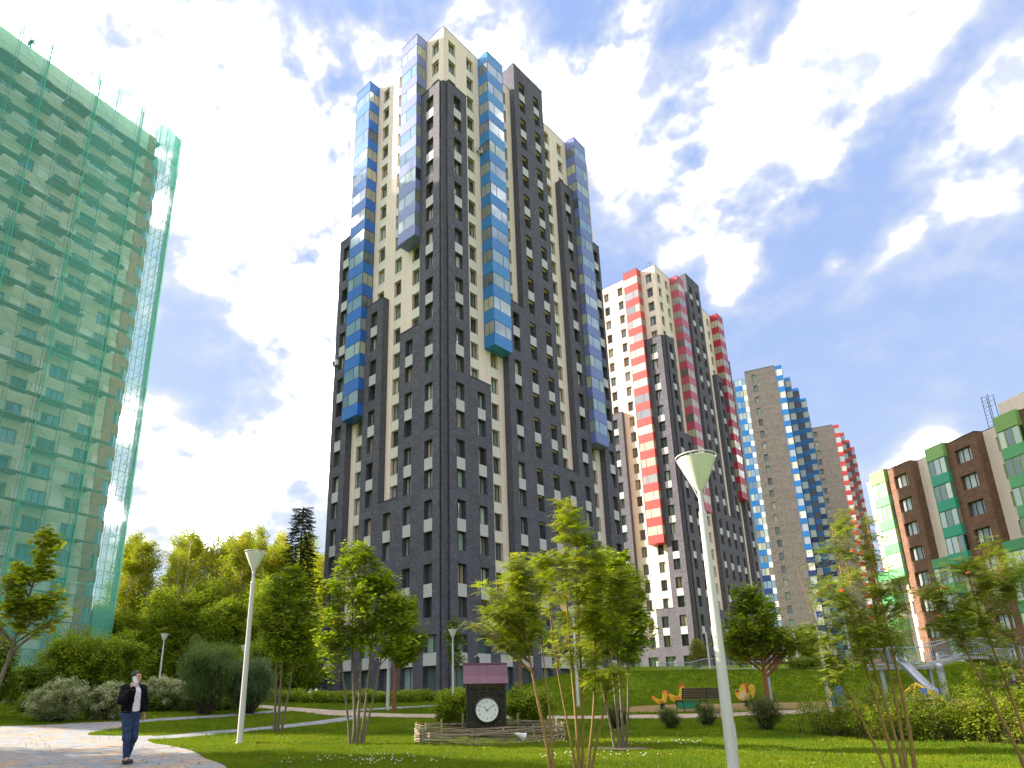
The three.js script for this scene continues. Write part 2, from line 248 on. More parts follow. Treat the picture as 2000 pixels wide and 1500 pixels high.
// ------------------------------------------------------------------ buildings
// a facade's frame: u metres along it, h metres up, o metres out
function frameOf(P, d, n, y0 = 0) { return { d: V(d[0], 0, d[1]), n: V(n[0], 0, n[1]), y0, pt(u, h, o = 0) { return V(P[0] + d[0] * u + n[0] * o, h - y0, P[1] + d[1] * u + n[1] * o); }, rot: Math.atan2(n[0], n[1]) }; }
const uniq = (a) => [...new Set(a.map((v) => Math.round(v * 1000) / 1000))].sort((x, y) => x - y);
// a wall with real openings: solid(u,h) says where it stands, holes are {u0,u1,h0,h1,dep}
function relief(mb, F, us, hs, solid, holes, off, depth) {
  us = uniq([...us, ...holes.flatMap((q) => [q.u0, q.u1])]); hs = uniq([...hs, ...holes.flatMap((q) => [q.h0, q.h1])]);
  const nu = us.length - 1, nh = hs.length - 1, cell = Array.from({ length: nu }, () => new Uint8Array(nh));
  for (let i = 0; i < nu; i++) { const u = (us[i] + us[i + 1]) / 2, hc = holes.filter((q) => u > q.u0 && u < q.u1); for (let j = 0; j < nh; j++) { const h = (hs[j] + hs[j + 1]) / 2; cell[i][j] = solid(u, h) ? (hc.some((q) => h > q.h0 && h < q.h1) ? 2 : 1) : 0; } }
  const Q = (u0, h0, o0, u1, h1, o1, u2, h2, o2, u3, h3, o3, n, uv) => mb.quad(F.pt(u0, h0, o0), F.pt(u1, h1, o1), F.pt(u2, h2, o2), F.pt(u3, h3, o3), n, uv);
  const up = V(0, 1, 0), dn = V(0, -1, 0), dp = F.d, dm = F.d.clone().negate(), b = off - depth;
  for (let i = 0; i < nu; i++) for (let j = 0; j < nh; j++) {
    if (cell[i][j] !== 1) continue;
    let k = j; while (k + 1 < nh && cell[i][k + 1] === 1) k++;
    const a = us[i], c = us[i + 1], l = hs[j], t = hs[k + 1];
    Q(a, l, off, c, l, off, c, t, off, a, t, off, F.n, [a, l, c, l, c, t, a, t]);
    if (depth) {
      if (k + 1 >= nh || cell[i][k + 1] === 0) Q(a, t, off, c, t, off, c, t, b, a, t, b, up);
      if (j === 0 || cell[i][j - 1] === 0) Q(a, l, off, c, l, off, c, l, b, a, l, b, dn);
      for (let m = j; m <= k; m++) { const y0 = hs[m], y1 = hs[m + 1]; if (i === 0 || cell[i - 1][m] === 0) Q(a, y0, off, a, y1, off, a, y1, b, a, y0, b, dm, [0, y0, 0, y1, depth, y1, depth, y0]); if (i === nu - 1 || cell[i + 1][m] === 0) Q(c, y0, off, c, y1, off, c, y1, b, c, y0, b, dp, [0, y0, 0, y1, depth, y1, depth, y0]); }
    }
    j = k;
  }
  for (const q of holes) { const r = off - q.dep; if (!solid((q.u0 + q.u1) / 2, (q.h0 + q.h1) / 2)) continue;
    Q(q.u0, q.h0, off, q.u0, q.h1, off, q.u0, q.h1, r, q.u0, q.h0, r, dp, [0, q.h0, 0, q.h1, q.dep, q.h1, q.dep, q.h0]); Q(q.u1, q.h0, off, q.u1, q.h1, off, q.u1, q.h1, r, q.u1, q.h0, r, dm, [0, q.h0, 0, q.h1, q.dep, q.h1, q.dep, q.h0]);
    Q(q.u0, q.h1, off, q.u1, q.h1, off, q.u1, q.h1, r, q.u0, q.h1, r, dn); Q(q.u0, q.h0, off, q.u1, q.h0, off, q.u1, q.h0, r, q.u0, q.h0, r, up); }
}
// windows: a frame with two sashes, each pane a piece of its own
const winGeo = new Map();
function windowGeo(w, h, split) { const k = [w, h, split].join(); if (!winGeo.has(k)) { const m = new MB(), t = 0.07; m.box(-w / 2, -w / 2 + t, 0, h, -0.05, 0.03).box(w / 2 - t, w / 2, 0, h, -0.05, 0.03).box(-w / 2 + t, w / 2 - t, 0, t, -0.05, 0.03).box(-w / 2 + t, w / 2 - t, h - t, h, -0.05, 0.03); for (const s of split) m.box(s * w - 0.05, s * w + 0.05, t, h - t, -0.05, 0.035); m.box(-w / 2 + 0.004, w / 2 - 0.004, -0.0, 0.022, 0.032, 0.3); winGeo.set(k, { frame: m.geo(), panes: [-0.5, ...split, 0.5].slice(0, -1).map((s, i) => { const a = s * w + 0.05, b = [...split, 0.5][i] * w - 0.05; return boxGeo(a, b, t, h - t, -0.03, -0.012); }) }); } return winGeo.get(k); }
function addWindow(parent, F, u, h0, o, w, h, split, panes, frameMat = M.frame) {
  const G = windowGeo(w, h, split), p = F.pt(u, h0, o), m = mesh('window', G.frame, frameMat, parent, [p.x, p.y, p.z], F.rot);
  const first = pick(panes);
  G.panes.forEach((g, i) => { mesh('pane', g, i && rnd() < 0.5 ? pick(panes) : first, m); });
  return m;
}
const panelGeo = new Map();
function addPanel(parent, F, u, h0, o, w, h, mat, name = 'spandrel_panel') { const k = w.toFixed(2) + h.toFixed(2); if (!panelGeo.has(k)) panelGeo.set(k, boxGeo(-w / 2 + 0.01, w / 2 - 0.01, 0.01, h - 0.01, -0.08, 0)); const p = F.pt(u, h0, o); return mesh(name, panelGeo.get(k), mat, parent, [p.x, p.y, p.z], F.rot); }

const bayGeo = new Map();
// one storey of a glazed balcony bay. The near side (towards the tower's corner) and front are seen; local x runs along the facade
function bayStorey(parent, F, flip, u0, u1, hBand, hGlass, hTop, o0, o1, mat, frameMat, panes, warm) {
  const w = u1 - u0, dep = o1 - o0, key = [w.toFixed(2), dep.toFixed(2), (hGlass - hBand).toFixed(2), (hTop - hGlass).toFixed(2)].join('/');
  if (!bayGeo.has(key)) {
    const b = hGlass - hBand, t = hTop - hBand, m = new MB(), f = new MB(), g = 0.05;
    m.box(-w / 2, w / 2, 0, b, -g, 0).box(-w / 2, -w / 2 + g, 0, b, -dep, -g).box(w / 2 - g, w / 2, 0, b, -dep, -g).box(-w / 2 + g, w / 2 - g, 0.0, 0.14, -dep, -g);
    for (const [x, z] of [[-w / 2, -0.07], [w / 2 - 0.07, -0.07], [-w / 2, -dep], [w / 2 - 0.07, -dep]]) f.box(x, x + 0.07, b, t, z, z + 0.07);
    for (const y of [b, t - 0.07]) { f.box(-w / 2 + 0.07, w / 2 - 0.07, y, y + 0.07, -0.06, -0.005); for (const x of [-w / 2 + 0.005, w / 2 - 0.06]) f.box(x, x + 0.055, y, y + 0.07, -dep + 0.07, -0.07); }
    const cut = [[-0.5, -0.13, 0.5], [-0.5, 0.14, 0.5]], pn = [];
    for (const c of cut) { const mul = boxGeo(c[1] * w - 0.035, c[1] * w + 0.035, b + 0.07, t - 0.07, -0.055, -0.006); const list = []; for (let i = 0; i < 2; i++) list.push(boxGeo(c[i] * w + 0.05, c[i + 1] * w - 0.05, b + 0.07, t - 0.07, -0.04, -0.02)); pn.push({ mul, list }); }
    const sm = [], sp = []; for (const x of [-w / 2 + 0.01, w / 2 - 0.045]) { sm.push(boxGeo(x, x + 0.035, b + 0.07, t - 0.07, -dep / 2 - 0.03, -dep / 2 + 0.03)); for (let i = 0; i < 2; i++) { const z0 = i ? -dep / 2 + 0.03 : -dep + 0.07, z1 = i ? -0.07 : -dep / 2 - 0.03; sp.push(boxGeo(x + 0.008, x + 0.028, b + 0.07, t - 0.07, z0, z1)); } }
    bayGeo.set(key, { band: m.geo(), frames: pn.map((q) => mergeGeometries([f.geo(), q.mul, ...sm])), fronts: pn.map((q) => q.list), sp });
  }
  const G = bayGeo.get(key), p = F.pt((u0 + u1) / 2, hBand, o1), v = rnd() < 0.6 ? 0 : 1;
  const m = mesh('balcony', G.band, mat, parent, [p.x, p.y, p.z], F.rot);
  mesh('glazing_frame', G.frames[v], frameMat, m);
  const c = pick(panes); for (const g of G.fronts[v]) mesh('pane', g, rnd() < 0.25 ? pick(panes) : c, m);
  const s = pick(warm); for (const g of G.sp) mesh('pane', g, s, m);
  return m;
}

function makeTower(name, label, X, Z, al, dy, gy, cfg) {
  const g = thing(name, label, 'apartment tower', [X, gy, Z]);
  const sa = Math.sin(al), ca = Math.cos(al);
  const L = frameOf([0, 0], [-sa, -ca], [-ca, sa], gy), R = frameOf([0, 0], [ca, -sa], [sa, ca], gy);
  const FH = 2.975, head = (k) => 12.67 + dy + FH * k, CR = 0.82, roofH = 76.45 + dy, wH = 1.78;
  const wu = (i) => [0.65 + 3 * i + 0.97, 0.65 + 3 * i + 2.11];
  for (const [F, C, len] of [[L, cfg.L, 18.5], [R, cfg.R, 30.25]]) {
    const n = C.top.length, edge = (i) => i >= n ? len : 0.65 + 3 * i;
    const top = C.top.map((k, i) => (C.slab?.includes(i) ? 80.3 + dy : head(k) + 1.25));
    const inBay = (i, k) => C.bays.some((b) => b.col === i && k >= b.bottom);
    const brickHoles = [], creamHoles = [];
    const bricked = (i, k) => head(k) < top[i];
    for (let i = 0; i < n; i++) {
      const [a, b] = wu(i), uc = (a + b) / 2;
      for (let k = -1; k <= (C.slab?.includes(i) ? 22 : 21); k++) {
        if (inBay(i, k)) continue;
        const h1 = head(k), h0 = h1 - wH;
        if (bricked(i, k)) {
          const logg = C.slab?.includes(i) && k > 0;
          brickHoles.push({ u0: a, u1: b, h0, h1, dep: logg ? 1.8 : 0.43 });
          if (logg) { // open loggia: dark back wall, lintel strip and railing
            const q = new MB().fbox(F, a, b, h0, h1, -1.86, -1.81); q.build('loggia_wall', M.dark, g);
            const l = new MB().fbox(F, a, b, h1 - 0.16, h1, -0.5, -0.25); l.build('lintel', M.lintel, g);
            const r = new MB(); for (const y of [0.35, 0.55, 0.75]) r.fbox(F, a, b, h0 + y, h0 + y + 0.035, -0.25, -0.21); r.build('railing', M.rail, g);
          } else addWindow(g, F, uc, h0, -0.43, b - a, wH, [rr(0, 1) < 0.5 ? 0.08 : -0.08], PANES);
          if (k % 2 === 0 && k >= 0) { // light panel between the two windows of a pair
            brickHoles.push({ u0: a, u1: b, h0: h0 - (FH - wH), h1: h0, dep: 0.1 });
            addPanel(g, F, uc, h0 - (FH - wH), -0.012, b - a, FH - wH, M.panel);
          }
        } else {
          creamHoles.push({ u0: a, u1: b, h0, h1, dep: 0.36 });
          addWindow(g, F, uc, h0, -CR - 0.36, b - a, wH, [0.05], PANES);
          if (k > -1 && h0 - FH + wH > top[i] - 0.2) { creamHoles.push({ u0: a, u1: b, h0: h0 - (FH - wH), h1: h0, dep: 0.12 }); addPanel(g, F, uc, h0 - (FH - wH), -CR - 0.03, b - a, FH - wH, M.creamPanel); }
        }
      }
      // the two tall storeys on the ground
      const ga = 0.65 + 3 * i + 0.4, gb = 0.65 + 3 * i + 2.1;
      for (const [h0, h1] of [[4.93, 6.45], [1.75, 3.83]]) if (h1 + dy > gy + 1) { const y0 = Math.max(h0 + dy, gy + 0.15); brickHoles.push({ u0: ga, u1: gb, h0: y0, h1: h1 + dy, dep: 0.5 }); addWindow(g, F, (ga + gb) / 2, y0, -0.5, gb - ga, h1 + dy - y0, [0], [PANES[3], PANES[2], PANES[4]], M.teal); }
      if (4.93 + dy > gy + 0.6) { const y0 = Math.max(3.83 + dy, gy + 0.1); brickHoles.push({ u0: ga, u1: gb, h0: y0, h1: 4.93 + dy, dep: 0.15 }); addPanel(g, F, (ga + gb) / 2, y0, -0.02, gb - ga, 4.93 + dy - y0, M.panel); }
    }
    const colAt = (u) => Math.min(n - 1, Math.floor((u - 0.65) / 3));
    const wall = new MB(); relief(wall, F, [0.65, ...top.map((_, i) => edge(i)), len], [gy - 1, ...top], (u, h) => h < top[colAt(u)], brickHoles, 0, CR);
    wall.build('brick_wall', M.dark, g);
    const cw = new MB(), lo = Math.min(...top) - 0.5; relief(cw, F, [CR, len], [lo, roofH], () => true, creamHoles, -CR, 0); cw.build('plaster_wall', M.cream, g);
    // metal copings on the brick steps
    let i = 0; while (i < n) { let j = i; while (j + 1 < n && Math.abs(top[j + 1] - top[i]) < 0.1) j++; if (C.top[i] > -2) new MB().fbox(F, edge(i) - 0.02, Math.min(edge(j + 1), len) + 0.02, top[i] + 0.005, top[i] + 0.06, -CR, 0.05).build('coping', M.coping, g); i = j + 1; }
    if (C.slab) { const u0 = edge(C.slab[0]), u1 = edge(C.slab[C.slab.length - 1] + 1); new MB().fbox(F, u0, u1, roofH - 0.1, top[C.slab[0]] - 0.004, -5, -CR - 0.002).build('stair_head', M.dark, g); }
    for (const b of C.bays) {
      const u0 = edge(b.col) + 0.03, u1 = u0 + 2.84, o0 = -CR + 0.01, o1 = 0.7;
      for (let k = b.bottom; k <= 21; k++) { const gt = head(k) - 0.12, gb = gt - 1.62; bayStorey(g, F, F === L, u0, u1, gb - (FH - 1.62), gb, gt, o0, o1, b.mats[k % b.mats.length], b.frame, b.panes ?? BAYPANES, k < (b.warmTo ?? 99) && k >= (b.warmFrom ?? 0) ? WARMPANES : PANES); }
      const ht = head(21) - 0.12; new MB().fbox(F, u0, u1, ht, roofH, o0, o1).build('balcony_fascia', b.mats[0], g);
      new MB().fbox(F, u0 - 0.02, u1 + 0.02, roofH + 0.004, roofH + 0.05, o0, o1 + 0.03).build('coping', M.coping, g);
      const hb = head(b.bottom) - 0.12 - FH; new MB().fbox(F, u0 + 0.06, u1 - 0.06, hb - 0.05, hb - 0.004, o0, o1 - 0.06).build('soffit', b.soffit, g);
    }
  }
  // fluted corner of the brick volume, cream corner above comes from the two plaster walls
  const cm = new MB(), prof = [[0.65, 0], [0.65, 0.22], [0.34, 0.22], [0.34, 0.34], [0.22, 0.34], [0.22, 0.65], [0, 0.65]], tA = head(cfg.L.top[0]) + 1.25;
  const cp = (a, b, h) => V(-sa * a + ca * b, h - gy, -ca * a - sa * b);
  for (let i = 0; i + 1 < prof.length; i++) { const [a, b] = prof[i], [c, d] = prof[i + 1]; cm.quad(cp(a, b, gy - 1), cp(c, d, gy - 1), cp(c, d, tA), cp(a, b, tA), V(sa - ca, 0, ca + sa), [i, gy, i + 0.4, gy, i + 0.4, tA, i, tA]); }
  for (const [a, b, c, d] of [[0.65, 0, 0.9, 0.9], [0.34, 0.22, 0.9, 0.9], [0.22, 0.34, 0.9, 0.9]]) cm.quad(cp(a, b, tA), cp(a, d, tA), cp(c, d, tA), cp(c, b, tA), V(0, 1, 0));
  cm.build('fluted_corner', M.dark, g);
  // rear walls and roof
  const b = new MB(), a0 = 18.5, b0 = 30.25;
  b.quad(cp(a0, CR, gy - 1), cp(a0, b0, gy - 1), cp(a0, b0, roofH), cp(a0, CR, roofH), V(-sa, 0, -ca)).quad(cp(CR, b0, gy - 1), cp(a0, b0, gy - 1), cp(a0, b0, roofH), cp(CR, b0, roofH), V(ca, 0, -sa));
  b.build('rear_wall', M.cream, g);
  new MB().quad(cp(CR, CR, roofH - 0.3), cp(a0, CR, roofH - 0.3), cp(a0, b0, roofH - 0.3), cp(CR, b0, roofH - 0.3), V(0, 1, 0)).build('roof', M.roof, g);
  new MB().fbox(L, CR - 0.04, 18.54, roofH + 0.004, roofH + 0.05, -CR - 0.2, -CR + 0.03).build('coping', M.coping, g);
  new MB().fbox(R, CR + 0.25, 30.3, roofH + 0.007, roofH + 0.053, -CR - 0.2, -CR + 0.03).build('coping', M.coping, g);
  return { g, L, R };
}
const paint = (r, g, b) => std({ color: lin(r, g, b), roughness: 0.42, bumpMap: grain([0, 0, 0], [255, 255, 255], 128, 0.8, 3, 10), bumpScale: 0.002 });
const P_BLUE = paint(0.018, 0.135, 0.5), P_BLUE2 = paint(0.02, 0.15, 0.53), P_SKY = paint(0.035, 0.23, 0.56), P_SKY2 = paint(0.03, 0.2, 0.53), P_VIO = paint(0.2, 0.22, 0.46), P_VIO2 = paint(0.18, 0.21, 0.45), P_LAV = paint(0.16, 0.2, 0.46), P_LAV2 = paint(0.14, 0.18, 0.44), P_RED = paint(0.46, 0.04, 0.036), P_RED2 = paint(0.48, 0.05, 0.042), P_PINK = paint(0.46, 0.06, 0.105), P_PINK2 = paint(0.5, 0.08, 0.13), P_CRIM = paint(0.4, 0.012, 0.025), P_CRIM2 = paint(0.44, 0.025, 0.04);
const F_BLUE = paint(0.008, 0.025, 0.18), F_TEAL = paint(0.03, 0.09, 0.16), F_SKY = paint(0.01, 0.075, 0.32), F_RED = paint(0.34, 0.03, 0.025);
const T1 = makeTower('apartment_tower', 'tallest dark brick tower in the middle with blue and violet balcony columns', -2.954, -56.529, 0.817, 0, 0.75, {
  L: { top: [18, 8, 2, 10, -2, 14], bays: [{ col: 1, bottom: 13, mats: [P_VIO, P_VIO2], frame: F_TEAL, soffit: P_LAV, warmFrom: 16 }, { col: 4, bottom: 7, mats: [P_BLUE, P_BLUE2], frame: F_BLUE, soffit: P_BLUE }] },
  R: { top: [18, 6, -2, 10, 22, 22, 4, 18, -2, 16], slab: [4, 5], bays: [{ col: 2, bottom: 9, mats: [P_SKY, P_SKY2], frame: F_SKY, soffit: P_SKY }, { col: 8, bottom: 7, mats: [P_LAV, P_LAV2], frame: F_TEAL, soffit: P_LAV }] },
});
const T2 = makeTower('apartment_tower', 'dark brick and cream tower with red and pink balcony columns behind the white lamp', 33.355, -102.559, 0.831, 0.334, 4.2, {
  L: { top: [16, 0, -2, 12, -2, 14], bays: [{ col: 1, bottom: 5, mats: [P_RED, P_RED2], frame: F_RED, soffit: P_RED, panes: PALEPANES }] },
  R: { top: [16, 10, 0, 0, 22, 22, 6, 16, -2, 18], slab: [4, 5], bays: [{ col: 2, bottom: 7, mats: [P_PINK, P_PINK2], frame: F_RED, soffit: P_PINK, panes: PALEPANES }, { col: 8, bottom: 9, mats: [P_CRIM, P_CRIM2], frame: F_RED, soffit: P_CRIM, panes: PALEPANES }] },
});
// outdoor units of air conditioners
for (const [F, u, h, o, lab] of [[T1.L, 18.0, 38.35, 0.03, 'white air conditioner on the left edge of the tall blue balcony tower'], [T1.R, 6.35, 61.8, -0.78, 'white air conditioner beside the light blue balcony column high up']]) {
  const p = F.pt(u, h, o).add(T1.g.position), a = thing('air_conditioner', lab, 'air conditioner', [p.x, p.y, p.z]); a.rotation.y = F.rot;
  mesh('casing', boxGeo(-0.42, 0.42, 0, 0.6, 0.04, 0.36), M.white, a); mesh('fan_grille', new THREE.CylinderGeometry(0.22, 0.22, 0.03, 20).rotateX(Math.PI / 2), M.rail, a, [-0.1, 0.3, 0.375]); for (const x of [-0.3, 0.3]) mesh('bracket', boxGeo(x - 0.02, x + 0.02, -0.06, -0.005, -0.02, 0.34), M.rail, a);
}
// antenna mast on the red tower's roof
{ const p = T2.L.pt(2.2, 76.75, -2.2).add(T2.g.position), a = thing('roof_antenna', 'thin aerial on the roof of the red balcony tower', 'antenna', [p.x, p.y - 0.3, p.z]); new MB().tube([V(0, 0, 0), V(0, 2.6, 0)], 0.03, 5).build('mast', M.rail, a); for (const [y, l] of [[1.6, 0.9], [2.1, 0.7], [2.4, 0.5]]) new MB().tube([V(-l, y, 0), V(l, y, 0)], 0.015, 4).build('element', M.rail, a); }

// ---- the two grey towers with stepped balconies
function greyTower(label, X, Z, gy, blue) {
  const g = thing('apartment_tower', label, 'apartment tower', [X, gy, Z]); const a = 62 * Math.PI / 180;
  const F = frameOf([0, 0], [-Math.sin(a), -Math.cos(a)], [-Math.cos(a), Math.sin(a)], gy), FH = 3, T = 77.85, top = (k) => 76.55 - FH * k, N = 25;
  const holes = []; for (let k = 0; k < N && top(k) - 1.7 > gy + 1; k++) { holes.push({ u0: -0.45, u1: 0.45, h0: top(k) - 1.7, h1: top(k), dep: 0.3 }); addWindow(g, F, 0, top(k) - 1.7, -0.3, 0.9, 1.7, [], [PANES[3], PANES[2], PANES[5], PANES[4]], M.frame); }
  const w = new MB(); relief(w, F, [-4.9, 2.03], [gy - 1, T], () => true, holes, 0, 0); w.quad(F.pt(-4.9, gy - 1, 0), F.pt(-4.9, gy - 1, -34), F.pt(-4.9, T, -34), F.pt(-4.9, T, 0), F.d.clone().negate(), [0, 0, 34, 0, 34, 78, 0, 78]).quad(F.pt(2.03, gy - 1, 0), F.pt(2.03, gy - 1, -3), F.pt(2.03, T, -3), F.pt(2.03, T, 0), F.d, [0, 0, 3, 0, 3, 78, 0, 78]); w.build('brick_wall', M.grey, g);
  new MB().fbox(F, -4.9, 2.03, T + 0.003, T + 0.06, -34, 0.04).build('coping', M.coping, g);
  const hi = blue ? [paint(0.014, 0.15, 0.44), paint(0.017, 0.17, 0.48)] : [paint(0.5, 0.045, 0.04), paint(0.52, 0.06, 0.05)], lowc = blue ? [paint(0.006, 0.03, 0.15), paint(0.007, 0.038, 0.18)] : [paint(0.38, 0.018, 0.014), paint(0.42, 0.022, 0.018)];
  const W = paint(0.7, 0.72, 0.74), gp = [glass(0.5, 0.52, 0.52), curtain(214, 214, 206), glass(0.36, 0.4, 0.46), curtain(196, 192, 180)], dk = [glass(0.03, 0.03, 0.03)];
  // balcony stack on the far side, a blue band and a white end to each storey
  const lu = [2.08, 4.8], lo = -1.2;
  const lw = new MB(); lw.fbox(F, lu[0] + 0.02, lu[1] + 6, gy - 1, T - 0.6, -16, lo - 1.4); lw.build('side_wall', M.grey, g);
  for (let k = 0; k < N && top(k) - 2.9 > gy + 2; k++) {
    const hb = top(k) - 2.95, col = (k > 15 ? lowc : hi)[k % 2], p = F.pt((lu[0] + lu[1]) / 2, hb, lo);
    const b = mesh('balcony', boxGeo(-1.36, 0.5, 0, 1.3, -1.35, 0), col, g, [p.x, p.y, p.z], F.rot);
    mesh('end_panel', boxGeo(0.505, 1.34, 0, 1.3, -1.35, 0), W, b); mesh('glazing_frame', mergeGeometries([-1.34, -0.5, 0.4, 1.26].map((x) => boxGeo(x, x + 0.07, 1.305, 2.94, -0.06, 0)).concat(boxGeo(-1.34, 1.33, 2.95, 2.995, -1.3, 0.005))), k > 15 ? lowc[0] : hi[0], b);
    for (const [x0, x1] of [[-1.26, -0.51], [-0.42, 0.39], [0.48, 1.25]]) mesh('pane', boxGeo(x0, x1, 1.32, 2.93, -0.05, -0.02), rnd() < 0.7 ? pick(BAYPANES) : pick(WARMPANES), b);
  }
  // stepped balconies running back along the other side
  for (let j = 0; j < 4; j++) {
    const [u0, u1] = [[-6.46, -4.92], [-7.87, -6.5], [-9.37, -7.92], [-10.8, -9.42]][j], o = -8 * j, wdt = u1 - u0;
    const sw = new MB().fbox(F, u0 + 0.06, u1 + 0.4, gy - 1, T - 0.4, o - 8, o - 1.6); sw.build('side_wall', M.grey, g);
    new MB().fbox(F, u0, u1, top(0) + 0.1, T - 0.25, o - 4.5, o).build('balcony_fascia', hi[0], g);
    for (let k = 0; k < N && top(k) - 2.9 > gy + 2; k++) {
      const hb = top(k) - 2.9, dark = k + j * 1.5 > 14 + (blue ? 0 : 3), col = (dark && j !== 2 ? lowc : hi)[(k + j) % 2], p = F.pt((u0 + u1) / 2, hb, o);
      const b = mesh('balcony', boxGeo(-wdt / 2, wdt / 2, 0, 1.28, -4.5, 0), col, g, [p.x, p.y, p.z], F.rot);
      mesh('pane', boxGeo(-wdt / 2 + 0.07, wdt / 2 - 0.07, 1.29, 2.99, -0.12, -0.06), j === 2 ? dk[0] : pick(gp), b); mesh('post', boxGeo(-wdt / 2, -wdt / 2 + 0.06, 1.285, 2.995, -4.5, 0), col, b);
    }
  }
  new MB().fbox(F, -11, 10, gy - 1, T - 1.2, -36, -34).build('rear_wall', M.grey, g);
  return g;
}
greyTower('grey brick tower with stepped blue balconies to the right of the red tower', 69.05, -147.86, 4.0, true);
greyTower('farthest grey brick tower with stepped red and white balconies', 102.87, -186.09, 4.0, false);

// ---- the nine storey house on the right: brown slabs, cream recesses, green bays
{
  const gy = 2.2, g = thing('apartment_house', 'brown brick house with green glazed bays at the right edge', 'apartment house', [52.6, gy, -71.5]);
  const F = frameOf([0, 0], [-0.152, -0.988], [-0.988, 0.152], gy), T = 27.6, top = (k) => 26.4 - 3 * k, C = -1.03;
  const G1 = paint(0.24, 0.42, 0.12), G2 = paint(0.12, 0.4, 0.16), G3 = paint(0.025, 0.33, 0.2), G4 = paint(0.08, 0.3, 0.12), fr = [paint(0.18, 0.4, 0.06), paint(0.03, 0.25, 0.14)];
  const holes = [], cHoles = [], slabs = [[3.35, 7.2], [-5.65, -1.85], [-14.65, -10.85], [-23.65, -19.85]];
  const sky = [glass(0.5, 0.55, 0.55), curtain(225, 225, 215), glass(0.2, 0.25, 0.26), glass(0.55, 0.6, 0.6)];
  const bays = [[7.22, 9.6], [-1.83, 0.6], [-10.83, -8.4], [-19.83, -17.4]];
  for (const s of slabs) { const uc = s[0] + 1.88; for (let k = 0; k < 8; k++) { holes.push({ u0: uc - 1, u1: uc + 1, h0: top(k) - 1.6, h1: top(k), dep: 0.4 }); addWindow(g, F, uc, top(k) - 1.6, -0.4, 2, 1.6, [-0.17, 0.2], sky); } }
  for (const b of bays) for (let k = 0; k < 8; k++) for (const [a0, w] of [[b[1] + 0.5, 0.95], [b[0] + 0.45, 0.95]]) { if (k < 4 && a0 < b[1] || k >= 4 && a0 > b[1]) continue; cHoles.push({ u0: a0, u1: a0 + w, h0: top(k) - 1.6, h1: top(k), dep: 0.3 }); addWindow(g, F, a0 + w / 2, top(k) - 1.6, C - 0.3, w, 1.6, [], [PANES[1], PANES[0], sky[0]]); }
  const w = new MB(); relief(w, F, slabs.flat(), [gy - 1, T], (u) => slabs.some((s) => u > s[0] && u < s[1]), holes, 0, -C); w.build('brick_wall', M.brown, g);
  const c = new MB(); relief(c, F, [-26, 12], [gy - 1, T], () => true, cHoles, C, 0); c.quad(F.pt(12, gy - 1, C), F.pt(12, gy - 1, -14), F.pt(12, T, -14), F.pt(12, T, C), F.d).quad(F.pt(-26, gy - 1, C), F.pt(-26, gy - 1, -14), F.pt(-26, T, -14), F.pt(-26, T, C), F.d.clone().negate()); c.build('plaster_wall', M.cream, g);
  new MB().quad(F.pt(12, T - 0.2, C), F.pt(12, T - 0.2, -14), F.pt(-26, T - 0.2, -14), F.pt(-26, T - 0.2, C), V(0, 1, 0)).build('roof', M.roof, g);
  for (const s of slabs) new MB().fbox(F, s[0] - 0.03, s[1] + 0.03, T + 0.004, T + 0.06, C, 0.05).build('coping', M.coping, g);
  new MB().fbox(F, -26, 12, T + 0.012, T + 0.055, C - 0.25, C + 0.04).build('coping', M.coping, g);
  bays.forEach((b, n) => {
    for (let k = 0; k < 8; k++) {
      const low = k > 3, u0 = low ? b[1] + 0.02 : b[0], u1 = low ? b[1] + 2.4 : b[1], gt = top(k) - 0.15, gb = gt - 1.85, hb = gb - 1.15, p = F.pt((u0 + u1) / 2, hb, 0.42), ww = u1 - u0;
      const mat = low ? [G4, G2][n % 2] : n === 1 ? G3 : [G2, G3, G2, G1][n], f = n === 1 ? fr[1] : fr[0];
      const m = mesh('bay', boxGeo(-ww / 2, ww / 2, 0, 1.15, -1.44, 0), mat, g, [p.x, p.y, p.z], F.rot);
      mesh('glazing_frame', mergeGeometries([-ww / 2, -ww / 6 - 0.05, ww / 6 - 0.05, ww / 2 - 0.1].map((x) => boxGeo(x, x + 0.1, 1.152, 2.998, -0.1, -0.004)).concat([boxGeo(-ww / 2, ww / 2, 2.9, 2.999, -1.43, -0.105), boxGeo(-ww / 2 + 0.004, -ww / 2 + 0.08, 1.155, 2.895, -0.75, -0.65), boxGeo(ww / 2 - 0.08, ww / 2 - 0.004, 1.155, 2.895, -0.75, -0.65)])), f, m);
      for (let q = 0; q < 3; q++) mesh('pane', boxGeo(-ww / 2 + 0.1 + q * (ww - 0.1) / 3, -ww / 2 + (q + 1) * (ww - 0.1) / 3, 1.16, 2.89, -0.06, -0.03), pick(low || n === 2 ? [...sky, PANES[2], PANES[4]] : sky), m);
      for (const x of [-ww / 2 + 0.03, ww / 2 - 0.05]) mesh('pane', boxGeo(x, x + 0.02, 1.16, 2.89, -1.4, -0.12), pick(PANES), m);
      if (k === 0) new MB().fbox(F, u0 - 0.02, u1 + 0.02, gt + 0.001, T + 0.25, C + 0.01, 0.44).build('bay_fascia', G1, g);
      if (k === 4) new MB().fbox(F, u0 - 0.02, u1 + 0.02, gt + 0.001, gt + 1.05, C + 0.01, 0.44).build('bay_fascia', G4, g);
    }
  });
  // roof structures
  new MB().fbox(F, -14, -6.2, T, T + 3.1, -8, -3.2).build('roof_house', M.cream, g); new MB().fbox(F, -26, -13.6, T, T + 5.2, -9, -2.4).build('roof_house', M.cream, g); new MB().fbox(F, -26, -15, T + 5.3, T + 7.4, -8, -3).build('roof_house', M.white, g); new MB().fbox(F, -26.2, -14.8, T + 7.41, T + 7.7, -8.3, -2.6).build('roof_canopy', M.coping, g);
